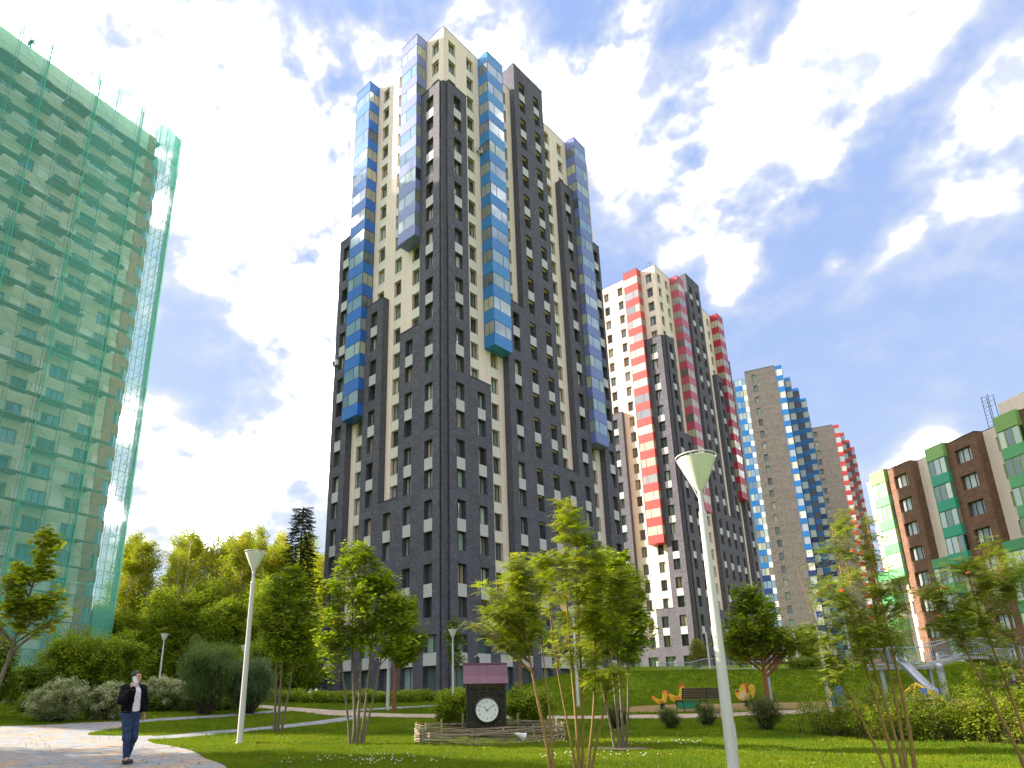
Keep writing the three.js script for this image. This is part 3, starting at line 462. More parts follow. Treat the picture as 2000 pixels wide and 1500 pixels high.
  new MB().fbox(F, -9.4, -8.3, T + 3.11, T + 3.6, -6, -4.6).build('roof_vent', M.galv, g);
  { const l = new MB(), A = (u, h, o) => F.pt(u, h, o); for (const u of [-6.1, -5.3]) for (const o of [-3.1, -2.4]) l.tube([A(u, T, o), A(u, T + 4.3, o)], 0.03, 5); for (let h = 0.4; h < 4.3; h += 0.42) l.tube([A(-6.1, T + h, -2.4), A(-5.3, T + h, -2.4)], 0.018, 4); for (const h of [3.2, 3.75, 4.3]) l.tube([A(-6.1, T + h, -3.1), A(-5.3, T + h, -3.1), A(-5.3, T + h, -2.4)], 0.02, 4); l.build('roof_ladder', M.rail, g); }
}
// ------------------------------------------------------------------ the house under repair, behind scaffolding and green debris net
{
  const X = -44.4, Z = -73.8, gy = 1.25, T = 77.2, FH = 3.0;
  const g = thing('apartment_block', 'tall curved-end block under repair behind green netting at the left edge', 'apartment block', [X, gy, Z]);
  const F = frameOf([0, 0], [0.53, -0.848], [0.848, 0.53], gy), N = 25, top = (k) => 74.6 - FH * k;
  const block = std({ map: grain([196, 192, 168], [222, 218, 198], 256, 3), roughness: 0.9 }), pale = std({ map: grain([224, 222, 212], [238, 236, 228], 128, 2), roughness: 0.85 }), slab = std({ color: lin(0.16, 0.15, 0.12) }), redFrame = std({ color: lin(0.28, 0.07, 0.04), roughness: 0.5 });
  const bluePane = [glass(0.1, 0.3, 0.55), glass(0.14, 0.36, 0.6), glass(0.08, 0.2, 0.36), glass(0.2, 0.4, 0.6), glass(0.04, 0.09, 0.13)];
  const holes = [], U0 = -42;
  for (let i = 0; i < 11; i++) for (let k = 0; k < N; k++) {
    const uc = -2.9 - i * 3.75, h1 = top(k), wide = i % 3 === 1, w = wide ? 2.0 : 1.6;
    if (h1 - 1.7 < gy + 0.6) continue;
    const deep = (i + Math.floor(k / 2)) % 4 === 2;
    holes.push({ u0: uc - w / 2, u1: uc + w / 2, h0: h1 - 1.7, h1, dep: deep ? 1.0 : 0.25 });
    addWindow(g, F, uc, h1 - 1.7, deep ? -1 : -0.25, w, 1.7, wide ? [-0.16, 0.18] : [0], bluePane, (i + k) % 3 ? redFrame : M.frame);
    if ((i * 7 + k * 3) % 5 < 4) { const pu = uc + 1.9; addPanel(g, F, pu, h1 - 1.75, 0.09, 1.35, 1.5, rnd() < 0.75 ? pale : block, 'insulation_panel'); }
    if ((i + k) % 2 === 0) new MB().fbox(F, uc - 1.5, uc + 1.2, h1 - 2.0, h1 - 1.82, 0.005, 0.8).build('balcony_slab', slab, g);
  }
  const w = new MB(); relief(w, F, [U0, -0.95], [gy - 1, T], () => true, holes, 0, 0); w.quad(F.pt(U0, gy - 1, 0), F.pt(U0, gy - 1, -16), F.pt(U0, T, -16), F.pt(U0, T, 0), F.d.clone().negate()).quad(F.pt(U0, gy - 1, -16), F.pt(0.9, gy - 1, -16), F.pt(0.9, T, -16), F.pt(U0, T, -16), F.n.clone().negate()).quad(F.pt(0.9, gy - 1, -16), F.pt(0.9, gy - 1, -1.5), F.pt(0.9, T, -1.5), F.pt(0.9, T, -16), F.d); w.build('block_wall', block, g);
  new MB().quad(F.pt(U0, T - 0.2, 0), F.pt(0.9, T - 0.2, 0), F.pt(0.9, T - 0.2, -16), F.pt(U0, T - 0.2, -16), V(0, 1, 0)).build('roof', M.roof, g);
  new MB().fbox(F, -12.2, -6, T - 0.2, T + 2.2, -9, -3).build('roof_house', block, g);
  // rounded brick end: pier and a curved bay with a window band to each storey
  new MB().fbox(F, -0.94, 0.12, gy - 1, T, -1, 0.12).build('brick_pier', M.orange, g);
  const arc = (r, h, a0, a1, n = 10) => { const p = []; for (let i = 0; i <= n; i++) { const a = a0 + (a1 - a0) * i / n; p.push(F.pt(0.1 + r * Math.sin(a), h, -1.55 + r * Math.cos(a))); } return p; };
  for (let k = 0; k < N; k++) {
    const h1 = top(k), h0 = h1 - 1.65; if (h0 < gy + 0.5) continue;
    const b = new MB(), A = arc(1.55, h0 - 1.3, 0, Math.PI * 0.75), B = arc(1.55, h0, 0, Math.PI * 0.75);
    for (let i = 0; i + 1 < A.length; i++) { b.quad(A[i], A[i + 1], B[i + 1], B[i], V().subVectors(A[i], F.pt(0.1, h0 - 1.3, -1.55)), [i * 0.37, h0 - 1.3, i * 0.37 + 0.37, h0 - 1.3, i * 0.37 + 0.37, h0, i * 0.37, h0]); const c0 = F.pt(0.1, h0, -1.55), c1 = F.pt(0.1, h0 - 1.3, -1.55); b.quad(B[i], B[i + 1], c0, c0.clone().setY(c0.y + 1e-5), V(0, 1, 0)); b.quad(A[i], A[i + 1], c1, c1.clone().setY(c1.y - 1e-5), V(0, -1, 0)); }
    const m = b.build('curved_bay', M.orange, g);
    const C = arc(1.42, h0, 0.04, Math.PI * 0.74, 5), D = arc(1.42, h1 + 0.04, 0.04, Math.PI * 0.74, 5);
    for (let i = 0; i < 5; i++) { new MB().quad(C[i], C[i + 1], D[i + 1], D[i], V().subVectors(C[i], F.pt(0.1, h0, -1.55))).build('pane', pick(bluePane), m); const f = new MB().tube([C[i], D[i]], 0.05, 5); f.build('mullion', M.white, m); }
  }
  // ---- scaffolding: standards, ledgers, guard rails, decks and braces
  const s = thing('scaffolding', 'pole scaffolding with plank decks in front of the netted block', 'scaffolding', [X, gy, Z]);
  const pole = std({ color: lin(0.2, 0.26, 0.26), roughness: 0.5, metalness: 0.4 }), plank = std({ map: grain([96, 84, 60], [132, 118, 86], 128, 1.5), roughness: 0.9 });
  const bays = []; for (let u = 2.5; u > -42; u -= 2.9) bays.push(u);
  for (const u of bays) for (const o of [0.95, 1.85]) new MB().tube([F.pt(u, gy - 0.2, o), F.pt(u, T + (o > 1 ? 1.5 : 0.4), o)], 0.035, 5).build('standard', pole, s);
  const led = new MB(), deck = new MB();
  for (let k = 0; k <= N; k++) {
    const h = top(k) - 1.95; if (h < gy + 0.5) continue;
    new MB().tube([F.pt(2.5, h - 0.05, 1.85), F.pt(-41.5, h - 0.05, 1.85)], 0.028, 5).build('ledger', pole, s);
    new MB().tube([F.pt(2.5, h + 1, 1.87), F.pt(-41.5, h + 1, 1.87)], 0.022, 4).build('guard_rail', pole, s);
    bays.slice(0, -1).forEach((u, i) => { const gap = (i * 5 + k * 3) % 7; if (i < 1 || gap === 2 && k > 3) return; const jut = ((i * 3 + k) % 4) * 0.06; const d = (i < 9 ? new MB() : deck).fbox(F, u - 2.86, u - 0.03, h - 0.015, h + 0.035, 0.9 - jut, 1.83); if (i < 9) d.build('deck_board', plank, s); });
  }
  if (!deck.empty) { const m = deck.build('deck_boards', plank, s); m.userData.kind = 'stuff'; }
  const br = new MB(); for (let k = 0; k < N; k++) { const h = top(k) - 1.95; if (h < gy + 1) continue; for (let i = (k % 3); i < bays.length - 1; i += 3) br.tube([F.pt(bays[i], h, 1.85), F.pt(bays[i] - 2.9, h + FH, 1.85)], 0.02, 4); }
  br.build('diagonal_braces', pole, s).userData.kind = 'stuff';
  // lattice at the rounded end
  const lat = new MB(); for (let h = gy + 1; h < T - 1; h += 1.5) { lat.tube([F.pt(2.45, h, 1.7), F.pt(2.45, h, -2.4)], 0.025, 4); lat.tube([F.pt(2.45, h, 0.95), F.pt(2.45, h + 1.5, 1.7)], 0.018, 4); lat.tube([F.pt(1.75, h + 0.7, 0.9), F.pt(2.45, h + 0.7, 0.9)], 0.02, 4); lat.tube([F.pt(2.45, h, -0.4), F.pt(2.45, h + 1.5, 0.9)], 0.018, 4); }
  lat.build('end_lattice', pole, s).userData.kind = 'stuff';
  for (const o of [0.3, -1.2, -2.4]) new MB().tube([F.pt(2.45, gy, o), F.pt(2.45, T + 1.5, o)], 0.035, 5).build('standard', pole, s);
  // ---- debris net: sheets laced edge to edge, slack between the poles
  const n = thing('debris_net', 'green see-through debris netting hung over the scaffolding', 'netting', [X, gy, Z]);
  const weave = canvasTex(128, 128, (c, W) => { c.fillStyle = '#555'; c.fillRect(0, 0, W, W); for (let i = 0; i < W; i += 4) { c.fillStyle = css(110 + rnd() * 70, 0, 0).replace(/,0,0/, ',120,120'); c.fillRect(i, 0, 2, W); c.fillRect(0, i, W, 2); } }, 2.2, 2.2, false);
  const netMat = (o, r, gg, b) => new THREE.MeshStandardMaterial({ color: lin(r, gg, b), roughness: 0.85, transparent: true, opacity: o, side: THREE.DoubleSide, alphaMap: weave });
  const nets = [netMat(0.8, 0.13, 0.58, 0.49), netMat(0.72, 0.14, 0.58, 0.5), netMat(0.88, 0.12, 0.57, 0.48)], endNet = new THREE.MeshStandardMaterial({ color: lin(0.18, 0.58, 0.47), roughness: 0.85, transparent: true, opacity: 0.9, side: THREE.DoubleSide });
  const sheet = (ua, ub, ha, hb, o, mat, wav = 0.12) => { const nu = Math.max(3, Math.round(Math.abs(ub - ua) / 0.9)), nh = Math.max(3, Math.round((hb - ha) / 1.5)), p = [], t = [], ix = []; for (let j = 0; j <= nh; j++) for (let i = 0; i <= nu; i++) { const u = ua + (ub - ua) * i / nu, h = ha + (hb - ha) * j / nh, q = F.pt(u, h, o + wav * (noise.noise(u * 0.7, h * 0.35, o) + 0.6 * Math.sin(u * 2.16))); p.push(q.x, q.y, q.z); t.push(u, h); } for (let j = 0; j < nh; j++) for (let i = 0; i < nu; i++) { const a = j * (nu + 1) + i; ix.push(a, a + 1, a + nu + 1, a + 1, a + nu + 2, a + nu + 1); } const q = new THREE.BufferGeometry(); q.setAttribute('position', new THREE.Float32BufferAttribute(p, 3)); q.setAttribute('uv', new THREE.Float32BufferAttribute(t, 2)); q.setIndex(ix); q.computeVertexNormals(); const m = mesh('net_sheet', q, mat, n); return m; };
  const cols = [2.6, -3.2, -9.0, -14.8, -20.6, -26.4, -32.2, -41.6], rows = [gy + 1.2, 14, 26.5, 39, 52, 65, T + 2.2];
  for (let i = 0; i + 1 < cols.length; i++) for (let j = 0; j + 1 < rows.length; j++) { sheet(cols[i] - 0.02, cols[i + 1] - (j % 2) * 0.3, rows[j] - 0.25, rows[j + 1], 1.98 + 0.05 * ((i + j) % 2), nets[(i * 2 + j * 3) % 3]); }
  // lapped seams read as darker cords
  for (const u of cols.slice(1, -1)) new MB().tube([F.pt(u, gy + 1.2, 2.12), F.pt(u + 0.1, 40, 2.14), F.pt(u, T + 0.6, 2.12)], 0.07, 5).build('seam_cord', std({ color: lin(0.05, 0.42, 0.3) }), n);
  // return at the rounded end
  { const p = [], t = [], ix = []; const nh = 30, pr = [[2.5, 2.02], [2.72, 1.9], [2.9, 1.65], [3.0, 1.3], [3.02, 0.8], [2.98, 0.2]]; for (let j = 0; j <= nh; j++) for (let i = 0; i < pr.length; i++) { const h = gy + 1.2 + (T + 1.4 - gy - 1.2) * j / nh, q = F.pt(pr[i][0] + 0.08 * noise.noise(i * 1.7, h * 0.3, 7), h, pr[i][1]); p.push(q.x, q.y, q.z); t.push(i, h); } for (let j = 0; j < nh; j++) for (let i = 0; i + 1 < pr.length; i++) { const a = j * pr.length + i; ix.push(a, a + 1, a + pr.length, a + 1, a + pr.length + 1, a + pr.length); } const q = new THREE.BufferGeometry(); q.setAttribute('position', new THREE.Float32BufferAttribute(p, 3)); q.setAttribute('uv', new THREE.Float32BufferAttribute(t, 2)); q.setIndex(ix); q.computeVertexNormals(); mesh('net_sheet', q, endNet, n); }
    for (const [a, b, l, o, m] of [[2.5, 1.6, 7.5, 2.08, endNet], [1.75, 0.7, 5.6, 2.12, nets[2]], [0.9, -0.6, 6.6, 2.1, nets[2]], [2.4, 0.2, 4.0, 2.16, nets[2]], [1.7, -1.4, 3.0, 2.2, nets[0]]]) sheet(a, b, T - l, T + 0.9, o, m, 0.28); sheet(2.45, 0.2, gy + 1.2, 20, 2.1, nets[2], 0.06);
  // posts and life line along the roof edge
  for (let u = 1.5; u > -40; u -= 3.6) new MB().tube([F.pt(u, T, -0.1), F.pt(u + 0.05, T + 3.6 + rr(0, 1), -0.1)], 0.03, 5).build('roof_post', pole, s);
  new MB().tube([F.pt(1.5, T + 2.8, -0.1), F.pt(-40, T + 2.8, -0.1)], 0.02, 4).build('life_line', pole, s);
}
// ------------------------------------------------------------------ park furniture
const gpt = (x, z) => [x, groundH(x, z) + bumpy(x, z), z];
// street lamp: tapered pole, a cone of pale glass held by a ring and two stays
function lamp(x, z, height, label, turn = 0) {
  const s = thing('street_lamp', label, 'street lamp', gpt(x, z), 'cone lamps of the park'), h = height;
  mesh('pole', lathe([[0, 0], [0.11, 0], [0.11, 0.04], [0.078, 0.05], [0.078, 0.9], [0.074, 1.2], [0.055, h - 0.9], [0.05, h - 0.86], [0.036, h - 0.85], [0.036, h - 0.56], [0.04, h - 0.53]], 20), M.lampPaint, s);
  mesh('service_door', boxGeo(-0.035, 0.035, 0.45, 0.8, 0.068, 0.081), M.lampPaint, s, [0, 0, 0], turn);
  mesh('cone_shade', lathe([[0.045, h - 0.53], [0.065, h - 0.49], [0.13, h - 0.38], [0.275, h - 0.04], [0.275, h - 0.028], [0.262, h - 0.028], [0.12, h - 0.36], [0.04, h - 0.49]], 28), std({ color: lin(0.74, 0.72, 0.64), roughness: 0.4 }), s);
  mesh('cap', lathe([[0, h + 0.01], [0.2, h - 0.008], [0.272, h - 0.0265], [0, h - 0.0275]], 28), std({ color: lin(0.62, 0.61, 0.57), roughness: 0.4 }), s);
  mesh('ring', new THREE.TorusGeometry(0.298, 0.011, 8, 36).rotateX(Math.PI / 2), M.lampPaint, s, [0, h, 0]);
  for (const a of [0.4, Math.PI + 0.4]) new MB().tube([V(Math.cos(a) * 0.036, h - 0.64, Math.sin(a) * 0.036), V(Math.cos(a) * 0.09, h - 0.48, Math.sin(a) * 0.09), V(Math.cos(a) * 0.298, h, Math.sin(a) * 0.298)], 0.009, 6).build('stay', M.lampPaint, s);
  return s;
}
lamp(3.36, -9.5, 4.66, 'big white cone lamp in the right foreground', 0.6);
lamp(-6.4, -18.52, 5.17, 'white cone lamp standing in the lawn between the man and the clock', 0.3);
lamp(-23.55, -50, 4.9, 'far cone lamp left of the willow shrubs behind the man');
lamp(-1.74, -43, 4.5, 'cone lamp in front of the tall tower corner above the clock');
lamp(-4.46, -33, 4.4, 'cone lamp pole half hidden behind the maple crown');
lamp(4.64, -33, 4.77, 'cone lamp behind the rowan crowns right of the clock');
lamp(15.01, -29.8, 4.85, 'cone lamp beside the blue play figure');
lamp(-15.7, -45, 3.6, 'far cone lamp behind the left lawn lamp pole');
lamp(24, -60, 4.3, 'small cone lamp on the terrace before the red tower');
for (const [x, z, h, l] of [[19.2, -57, 3.2, 'slim pale post on the terrace left of the middle tree'], [24.6, -57.4, 3.6, 'slim pale post on the terrace behind the middle tree'], [26.9, -57.6, 3.6, 'slim pale post on the terrace right of the middle tree'], [28.4, -52, 4.4, 'slim pale post on the bank behind the right rowan']]) { const s = thing('post', l, 'post', gpt(x, z), 'slim posts on the terrace'); mesh('shaft', lathe([[0, 0], [0.09, 0], [0.07, h], [0, h]], 12), M.lampPaint, s); mesh('cap', lathe([[0, h + 0.08], [0.1, h + 0.05], [0.1, h + 0.001], [0, h + 0.001]], 12), M.galv, s); }

// ---- the clock pillar
const font = await new FontLoader().loadAsync('fonts/droid/droid_serif_regular.typeface.json');
{
  const s = thing('clock_pillar', 'dark carved clock pillar with purple roof in the wicker ring', 'clock', gpt(0.13, -19.0)); s.rotation.y = 0.02;
  const bark = std({ map: grain([24, 22, 16], [74, 66, 48], 512, 0.9, 5, 26), bumpMap: grain([0, 0, 0], [255, 255, 255], 512, 0.9, 5, 26), bumpScale: 0.03, roughness: 0.55 }), darkW = std({ color: lin(0.02, 0.02, 0.018), roughness: 0.4 });
  const W = 0.545, H = 1.42, D = 0.3;
  mesh('carved_board', boxGeo(-W + 0.04, W - 0.04, 0, H, -D, D), bark, s);
  for (const x of [-W, W - 0.05]) mesh('edge_post', boxGeo(x, x + 0.05, 0, H, -D - 0.02, D + 0.03), darkW, s);
  // glued-on bark chips and cones
  const chip = [new THREE.DodecahedronGeometry(0.02), new THREE.ConeGeometry(0.014, 0.05, 5), new THREE.TorusGeometry(0.02, 0.008, 5, 8)].map((g) => g), cm = [std({ color: lin(0.09, 0.07, 0.045), roughness: 0.6 }), std({ color: lin(0.03, 0.03, 0.02), roughness: 0.4 }), std({ color: lin(0.2, 0.16, 0.1), roughness: 0.7 })];
  for (let i = 0; i < 260; i++) { const x = rr(-W + 0.07, W - 0.07), y = rr(0.04, H - 0.06); if (Math.hypot(x - 0.02, y - 0.72) < 0.36) continue; const m = mesh('bark_chip', pick(chip), pick(rnd() < 0.8 ? cm.slice(0, 2) : cm), s, [x, y, D + 0.006]); m.rotation.set(rr(0, 6), rr(0, 6), rr(0, 6)); const q = rr(0.6, 1.5); m.scale.set(q, q, q); }
  for (let i = 0; i < 46; i++) { const x = -W + 0.08 + i * 0.0213; mesh('fringe_twig', boxGeo(-0.005, 0.005, -rr(0.06, 0.15), 0, -0.006, 0.006), i % 3 ? cm[2] : cm[0], s, [x, H - 0.005, D + 0.03]); }
  // clock
  const c = new THREE.Group(); c.name = 'clock_face'; c.position.set(0.02, 0.72, D + 0.02); s.add(c);
  const face = mesh('dial', new THREE.CylinderGeometry(0.3, 0.3, 0.04, 48).rotateX(Math.PI / 2), M.white, c, [0, 0, 0.03]);
  mesh('rim', new THREE.TorusGeometry(0.318, 0.035, 10, 48), darkW, c, [0, 0, 0.03]); mesh('inner_rim', new THREE.TorusGeometry(0.297, 0.008, 8, 48), M.white, c, [0, 0, 0.052]);
  const ink = std({ color: lin(0.02, 0.02, 0.02), roughness: 0.6 });
  for (let n = 1; n <= 12; n++) { const g = new TextGeometry(String(n), { font, size: 0.058, depth: 0.002, curveSegments: 3 }); g.computeBoundingBox(); const b = g.boundingBox; g.translate(-(b.max.x + b.min.x) / 2, -(b.max.y + b.min.y) / 2, 0); const a = n * Math.PI / 6; mesh('numeral', g, ink, c, [Math.sin(a) * 0.225, Math.cos(a) * 0.225, 0.051]); }
  const hand = (deg, l, w, z) => { const m = mesh('clock_hand', boxGeo(-w, w, -0.045, l, 0, 0.004), ink, c, [0, 0, z]); m.rotation.z = -deg * Math.PI / 180; }; hand(314, 0.15, 0.007, 0.055); hand(53, 0.225, 0.005, 0.061);
  // roof of three lapped boards to each side
  const rm = [std({ map: grain([92, 56, 70], [122, 80, 94], 256, 0.7), roughness: 0.6 }), std({ map: grain([84, 50, 64], [112, 72, 86], 256, 0.7), roughness: 0.6 })];
  for (const sd of [1, -1]) for (let i = 0; i < 3; i++) { const m = mesh('roof_board', boxGeo(-0.61, 0.61, -0.025, 0.215, -0.014, 0.014), rm[i % 2], s, [0, H + 0.0 + i * 0.155, sd * (D + 0.1 - i * 0.115 + 0.0)]); m.rotation.x = -sd * 0.6; }
  mesh('ridge', boxGeo(-0.615, 0.615, H + 0.5, H + 0.545, -0.07, 0.07), rm[0], s); for (const x of [-0.5, 0.46]) { const gb = new MB(); gb.tri(V(x, H, -D), V(x, H, D), V(x, H + 0.45, 0)).tri(V(x + 0.04, H, D), V(x + 0.04, H, -D), V(x + 0.04, H + 0.45, 0)); gb.build('gable', darkW, s); }
  // little lantern house on the ridge
  const l = thing('bird_house', 'small dark bird house with white roof on top of the clock pillar', 'bird house', [s.position.x - 0.2, s.position.y + H + 0.545, -19.0]);
  mesh('box', boxGeo(-0.05, 0.05, 0, 0.16, -0.05, 0.05), darkW, l); const rf = new MB(); rf.hexa([V(-0.09, 0.155, -0.08), V(0.0, 0.235, -0.08), V(0.0, 0.235, 0.08), V(-0.09, 0.155, 0.08), V(-0.09, 0.17, -0.08), V(0, 0.25, -0.08), V(0, 0.25, 0.08), V(-0.09, 0.17, 0.08)]).hexa([V(0.001, 0.235, -0.08), V(0.09, 0.155, -0.08), V(0.09, 0.155, 0.08), V(0.001, 0.235, 0.08), V(0.001, 0.25, -0.08), V(0.09, 0.17, -0.08), V(0.09, 0.17, 0.08), V(0.001, 0.25, 0.08)]); rf.build('roof', M.white, l);
}
// ---- wicker ring: stakes and woven withies
{
  const s = thing('wicker_fence', 'low oval ring of woven withies round the clock pillar', 'fence', gpt(0.2, -18.2)); const y0 = s.position.y;
  const wm = [std({ color: lin(0.24, 0.18, 0.11) }), std({ color: lin(0.3, 0.23, 0.15) }), std({ color: lin(0.17, 0.13, 0.09) }), std({ color: lin(0.34, 0.29, 0.2) })], st = std({ color: lin(0.36, 0.27, 0.13) });
  const rim = (a) => [Math.cos(a) * 1.88 * (1 + 0.05 * Math.sin(3 * a)), Math.sin(a) * 1.55], gy = (x, z) => groundH(s.position.x + x, s.position.z + z) + bumpy(s.position.x + x, s.position.z + z) - y0;
  for (let i = 0; i < 15; i++) { const a = i / 15 * 6.283 + 0.13, [x, z] = rim(a), q = gy(x, z), hh = rr(0.4, 0.62); new MB().tube([V(x, q - 0.05, z), V(x + rr(-0.02, 0.02), q + hh, z)], [0.028, 0.024], 7).build('stake', st, s); }
  for (let i = 0; i < 34; i++) { const a0 = rr(0, 6.28), len = rr(2.0, 4.2), h = 0.05 + (i / 34) * 0.36, ph = (i % 2) * Math.PI, pts = [], rad = [], r0 = rr(0.011, 0.02); for (let q = 0; q <= 34; q++) { const a = a0 + len * q / 34, [x, z] = rim(a), w = 1 + 0.022 * Math.sin(a * 7.5 + ph) + rr(-0.004, 0.004); pts.push(V(x * w, gy(x, z) + h + 0.05 * Math.sin(a * 2.2 + i) + rr(-0.006, 0.006), z * w)); rad.push(r0 * (1 - 0.55 * q / 34)); } new MB().tube(pts, rad, 5).build('withy', wm[i % 4], s); }
  const p = thing('paper_cone', 'crumpled white paper cone stuck in the wicker ring', 'paper', [0.88, y0 + 0.2, -16.72]); const pc = mesh('sheet', new THREE.ConeGeometry(0.11, 0.34, 9, 3, true), std({ color: lin(0.8, 0.76, 0.76), side: THREE.DoubleSide }), p); pc.rotation.set(0.3, 0.4, 1.1); const A = pc.geometry.attributes.position; for (let i = 0; i < A.count; i++) A.setXYZ(i, A.getX(i) + rr(-0.015, 0.015), A.getY(i), A.getZ(i) * 0.6 + rr(-0.015, 0.015)); pc.geometry.computeVertexNormals();
}
// ---- benches
function bench(x, z, turn, len, label) {
  const s = thing('park_bench', label, 'bench', gpt(x, z), 'slatted park benches'); s.rotation.y = turn; const wood = [std({ color: lin(0.075, 0.045, 0.028), roughness: 0.6 }), std({ color: lin(0.09, 0.055, 0.034), roughness: 0.6 })];
  for (let i = 0; i < 5; i++) { const m = mesh('back_slat', boxGeo(-len / 2, len / 2, 0, 0.072, -0.018, 0.018), wood[i % 2], s, [0, 0.5 + i * 0.085, -0.02 - i * 0.022]); m.rotation.x = -0.25; }
  for (let i = 0; i < 5; i++) mesh('seat_slat', boxGeo(-len / 2, len / 2, 0.41, 0.445, 0.03 + i * 0.09, 0.105 + i * 0.09), wood[(i + 1) % 2], s);
  for (const q of [-len / 2 + 0.05, 0, len / 2 - 0.05]) { const m = new MB(); m.tube([V(q, 0, -0.1), V(q, 0.4, 0), V(q, 0.93, -0.15)], 0.022, 6).tube([V(q, 0, 0.46), V(q, 0.4, 0.46), V(q, 0.4, 0)], 0.022, 6).build('leg_frame', M.rail, s); }
}
bench(9.35, -28.7, Math.PI + 0.3, 2.35, 'brown slatted bench before the yellow play figures');
bench(24.3, -32.0, Math.PI + 0.5, 2.3, 'brown slatted bench at the right beyond the hedge');
// ---- bollards
function bollard(x, z, h, r, label) { const s = thing('bollard_light', label, 'bollard', gpt(x, z)); mesh('column', lathe([[0, 0], [r, 0], [r, h - 0.42], [r * 0.98, h - 0.4]], 20), M.galv, s); for (let i = 0; i < 4; i++) mesh('louvre', lathe([[r * 0.6, h - 0.4 + i * 0.065], [r * 1.12, h - 0.4 + i * 0.065], [r * 1.0, h - 0.352 + i * 0.065], [r * 0.6, h - 0.352 + i * 0.065]], 20), M.galv, s); mesh('cap', lathe([[r * 1.05, h - 0.14], [r * 1.05, h - 0.06], [r * 0.7, h - 0.015], [0, h]], 20), M.galv, s); }
bollard(13.82, -33, 1.6, 0.12, 'grey metal bollard light by the middle tree trunk');
bollard(19.5, -29.0, 1.75, 0.135, 'grey metal bollard light with rounded cap before the slide');

// ---- play figures on springs, cut from thick board
function springFigure(x, z, turn, label, plates) {
  const s = thing('spring_rider', label, 'spring rider', gpt(x, z)); s.rotation.y = turn;
  const sp = []; for (let i = 0; i <= 60; i++) sp.push(V(Math.cos(i * 0.63) * 0.1, 0.02 + i * 0.0052, Math.sin(i * 0.63) * 0.1)); new MB().tube(sp, 0.016, 5).build('spring', M.rail, s);
  for (const [name, pts, col, z0, z1] of plates) { const sh = new THREE.Shape(); sh.setFromPoints(new THREE.SplineCurve(pts.map(([a, b]) => new THREE.Vector2(a, b))).getPoints(pts.length * 5)); const g = new THREE.ExtrudeGeometry(sh, { depth: z1 - z0 - 0.016, bevelEnabled: true, bevelSize: 0.008, bevelThickness: 0.008, bevelSegments: 1, steps: 1 }); g.translate(0, 0, z0 + 0.008); mesh(name, g, std({ color: lin(...col), roughness: 0.4 }), s); }
}
const YEL = [0.78, 0.5, 0.02], RED = [0.72, 0.07, 0.03], ORA = [0.8, 0.25, 0.02], BLU = [0.02, 0.16, 0.62];
const hen = [['body', [[-0.4, 0.42], [-0.46, 0.62], [-0.3, 0.6], [-0.12, 0.52], [0.08, 0.6], [0.12, 0.84], [0.24, 0.95], [0.36, 0.86], [0.33, 0.62], [0.24, 0.4], [0, 0.3], [-0.24, 0.32], [-0.4, 0.42]], YEL, -0.03, 0.03], ['comb', [[0.1, 0.9], [0.12, 1.02], [0.2, 0.98], [0.25, 1.06], [0.31, 0.98], [0.36, 0.96], [0.3, 0.88], [0.18, 0.9], [0.1, 0.9]], RED, -0.028, 0.028], ['beak', [[0.35, 0.86], [0.47, 0.8], [0.35, 0.76], [0.35, 0.86]], ORA, -0.022, 0.022], ['wing', [[-0.26, 0.5], [-0.06, 0.54], [0.1, 0.5], [0, 0.38], [-0.18, 0.38], [-0.26, 0.5]], ORA, 0.035, 0.06], ['tail', [[-0.62, 0.72], [-0.5, 0.76], [-0.4, 0.6], [-0.46, 0.5], [-0.6, 0.56], [-0.62, 0.72]], RED, -0.026, 0.026]];
springFigure(8.75, -30.6, 0.2, 'yellow hen spring rider with red comb behind the bench back', hen);
springFigure(7.85, -30.0, 0.5, 'smaller orange-headed yellow spring rider left of the bench', hen.map(([n, p, c, a, b]) => [n, p.map(([x, y]) => [x * 0.86, 0.25 + (y - 0.3) * 0.72]), c === RED ? ORA : c, a, b]));
springFigure(11.75, -30.6, -0.2, 'pale yellow double-backed spring rider right of the white lamp', [['body', [[-0.34, 0.36], [-0.42, 0.62], [-0.3, 0.6], [-0.2, 0.82], [-0.08, 0.96], [0.02, 0.8], [0, 0.56], [0.14, 0.6], [0.2, 0.92], [0.34, 0.98], [0.42, 0.82], [0.36, 0.5], [0.2, 0.34], [-0.1, 0.28], [-0.34, 0.36]], YEL, -0.03, 0.03], ['front_board', [[-0.3, 0.4], [-0.16, 0.66], [-0.02, 0.7], [0.02, 0.46], [-0.1, 0.34], [-0.3, 0.4]], [0.78, 0.55, 0.3], 0.035, 0.06], ['crest', [[-0.16, 0.92], [-0.08, 1.02], [0.02, 0.93], [-0.08, 0.86], [-0.16, 0.92]], ORA, -0.025, 0.025]]);
springFigure(15.5, -30.3, 0.1, 'blue and yellow boat-shaped play figure beside the lamp', [['hull', [[-0.3, 0.06], [-0.18, 0.42], [0.0, 0.46], [0.1, 0.66], [0.24, 0.84], [0.36, 0.6], [0.44, 0.34], [0.3, 0.06], [0, 0.02], [-0.3, 0.06]], BLU, -0.12, 0.12], ['fin', [[-0.36, 0.1], [-0.34, 0.5], [-0.24, 0.8], [-0.12, 0.6], [-0.14, 0.3], [-0.22, 0.1], [-0.36, 0.1]], YEL, -0.05, 0.05], ['porthole', [[-0.28, 0.48], [-0.24, 0.54], [-0.2, 0.48], [-0.24, 0.42], [-0.28, 0.48]], RED, 0.055, 0.07], ['seat', [[0.0, 0.2], [0.0, 0.3], [0.2, 0.3], [0.2, 0.2], [0.0, 0.2]], [0.02, 0.05, 0.2], 0.125, 0.16]]);
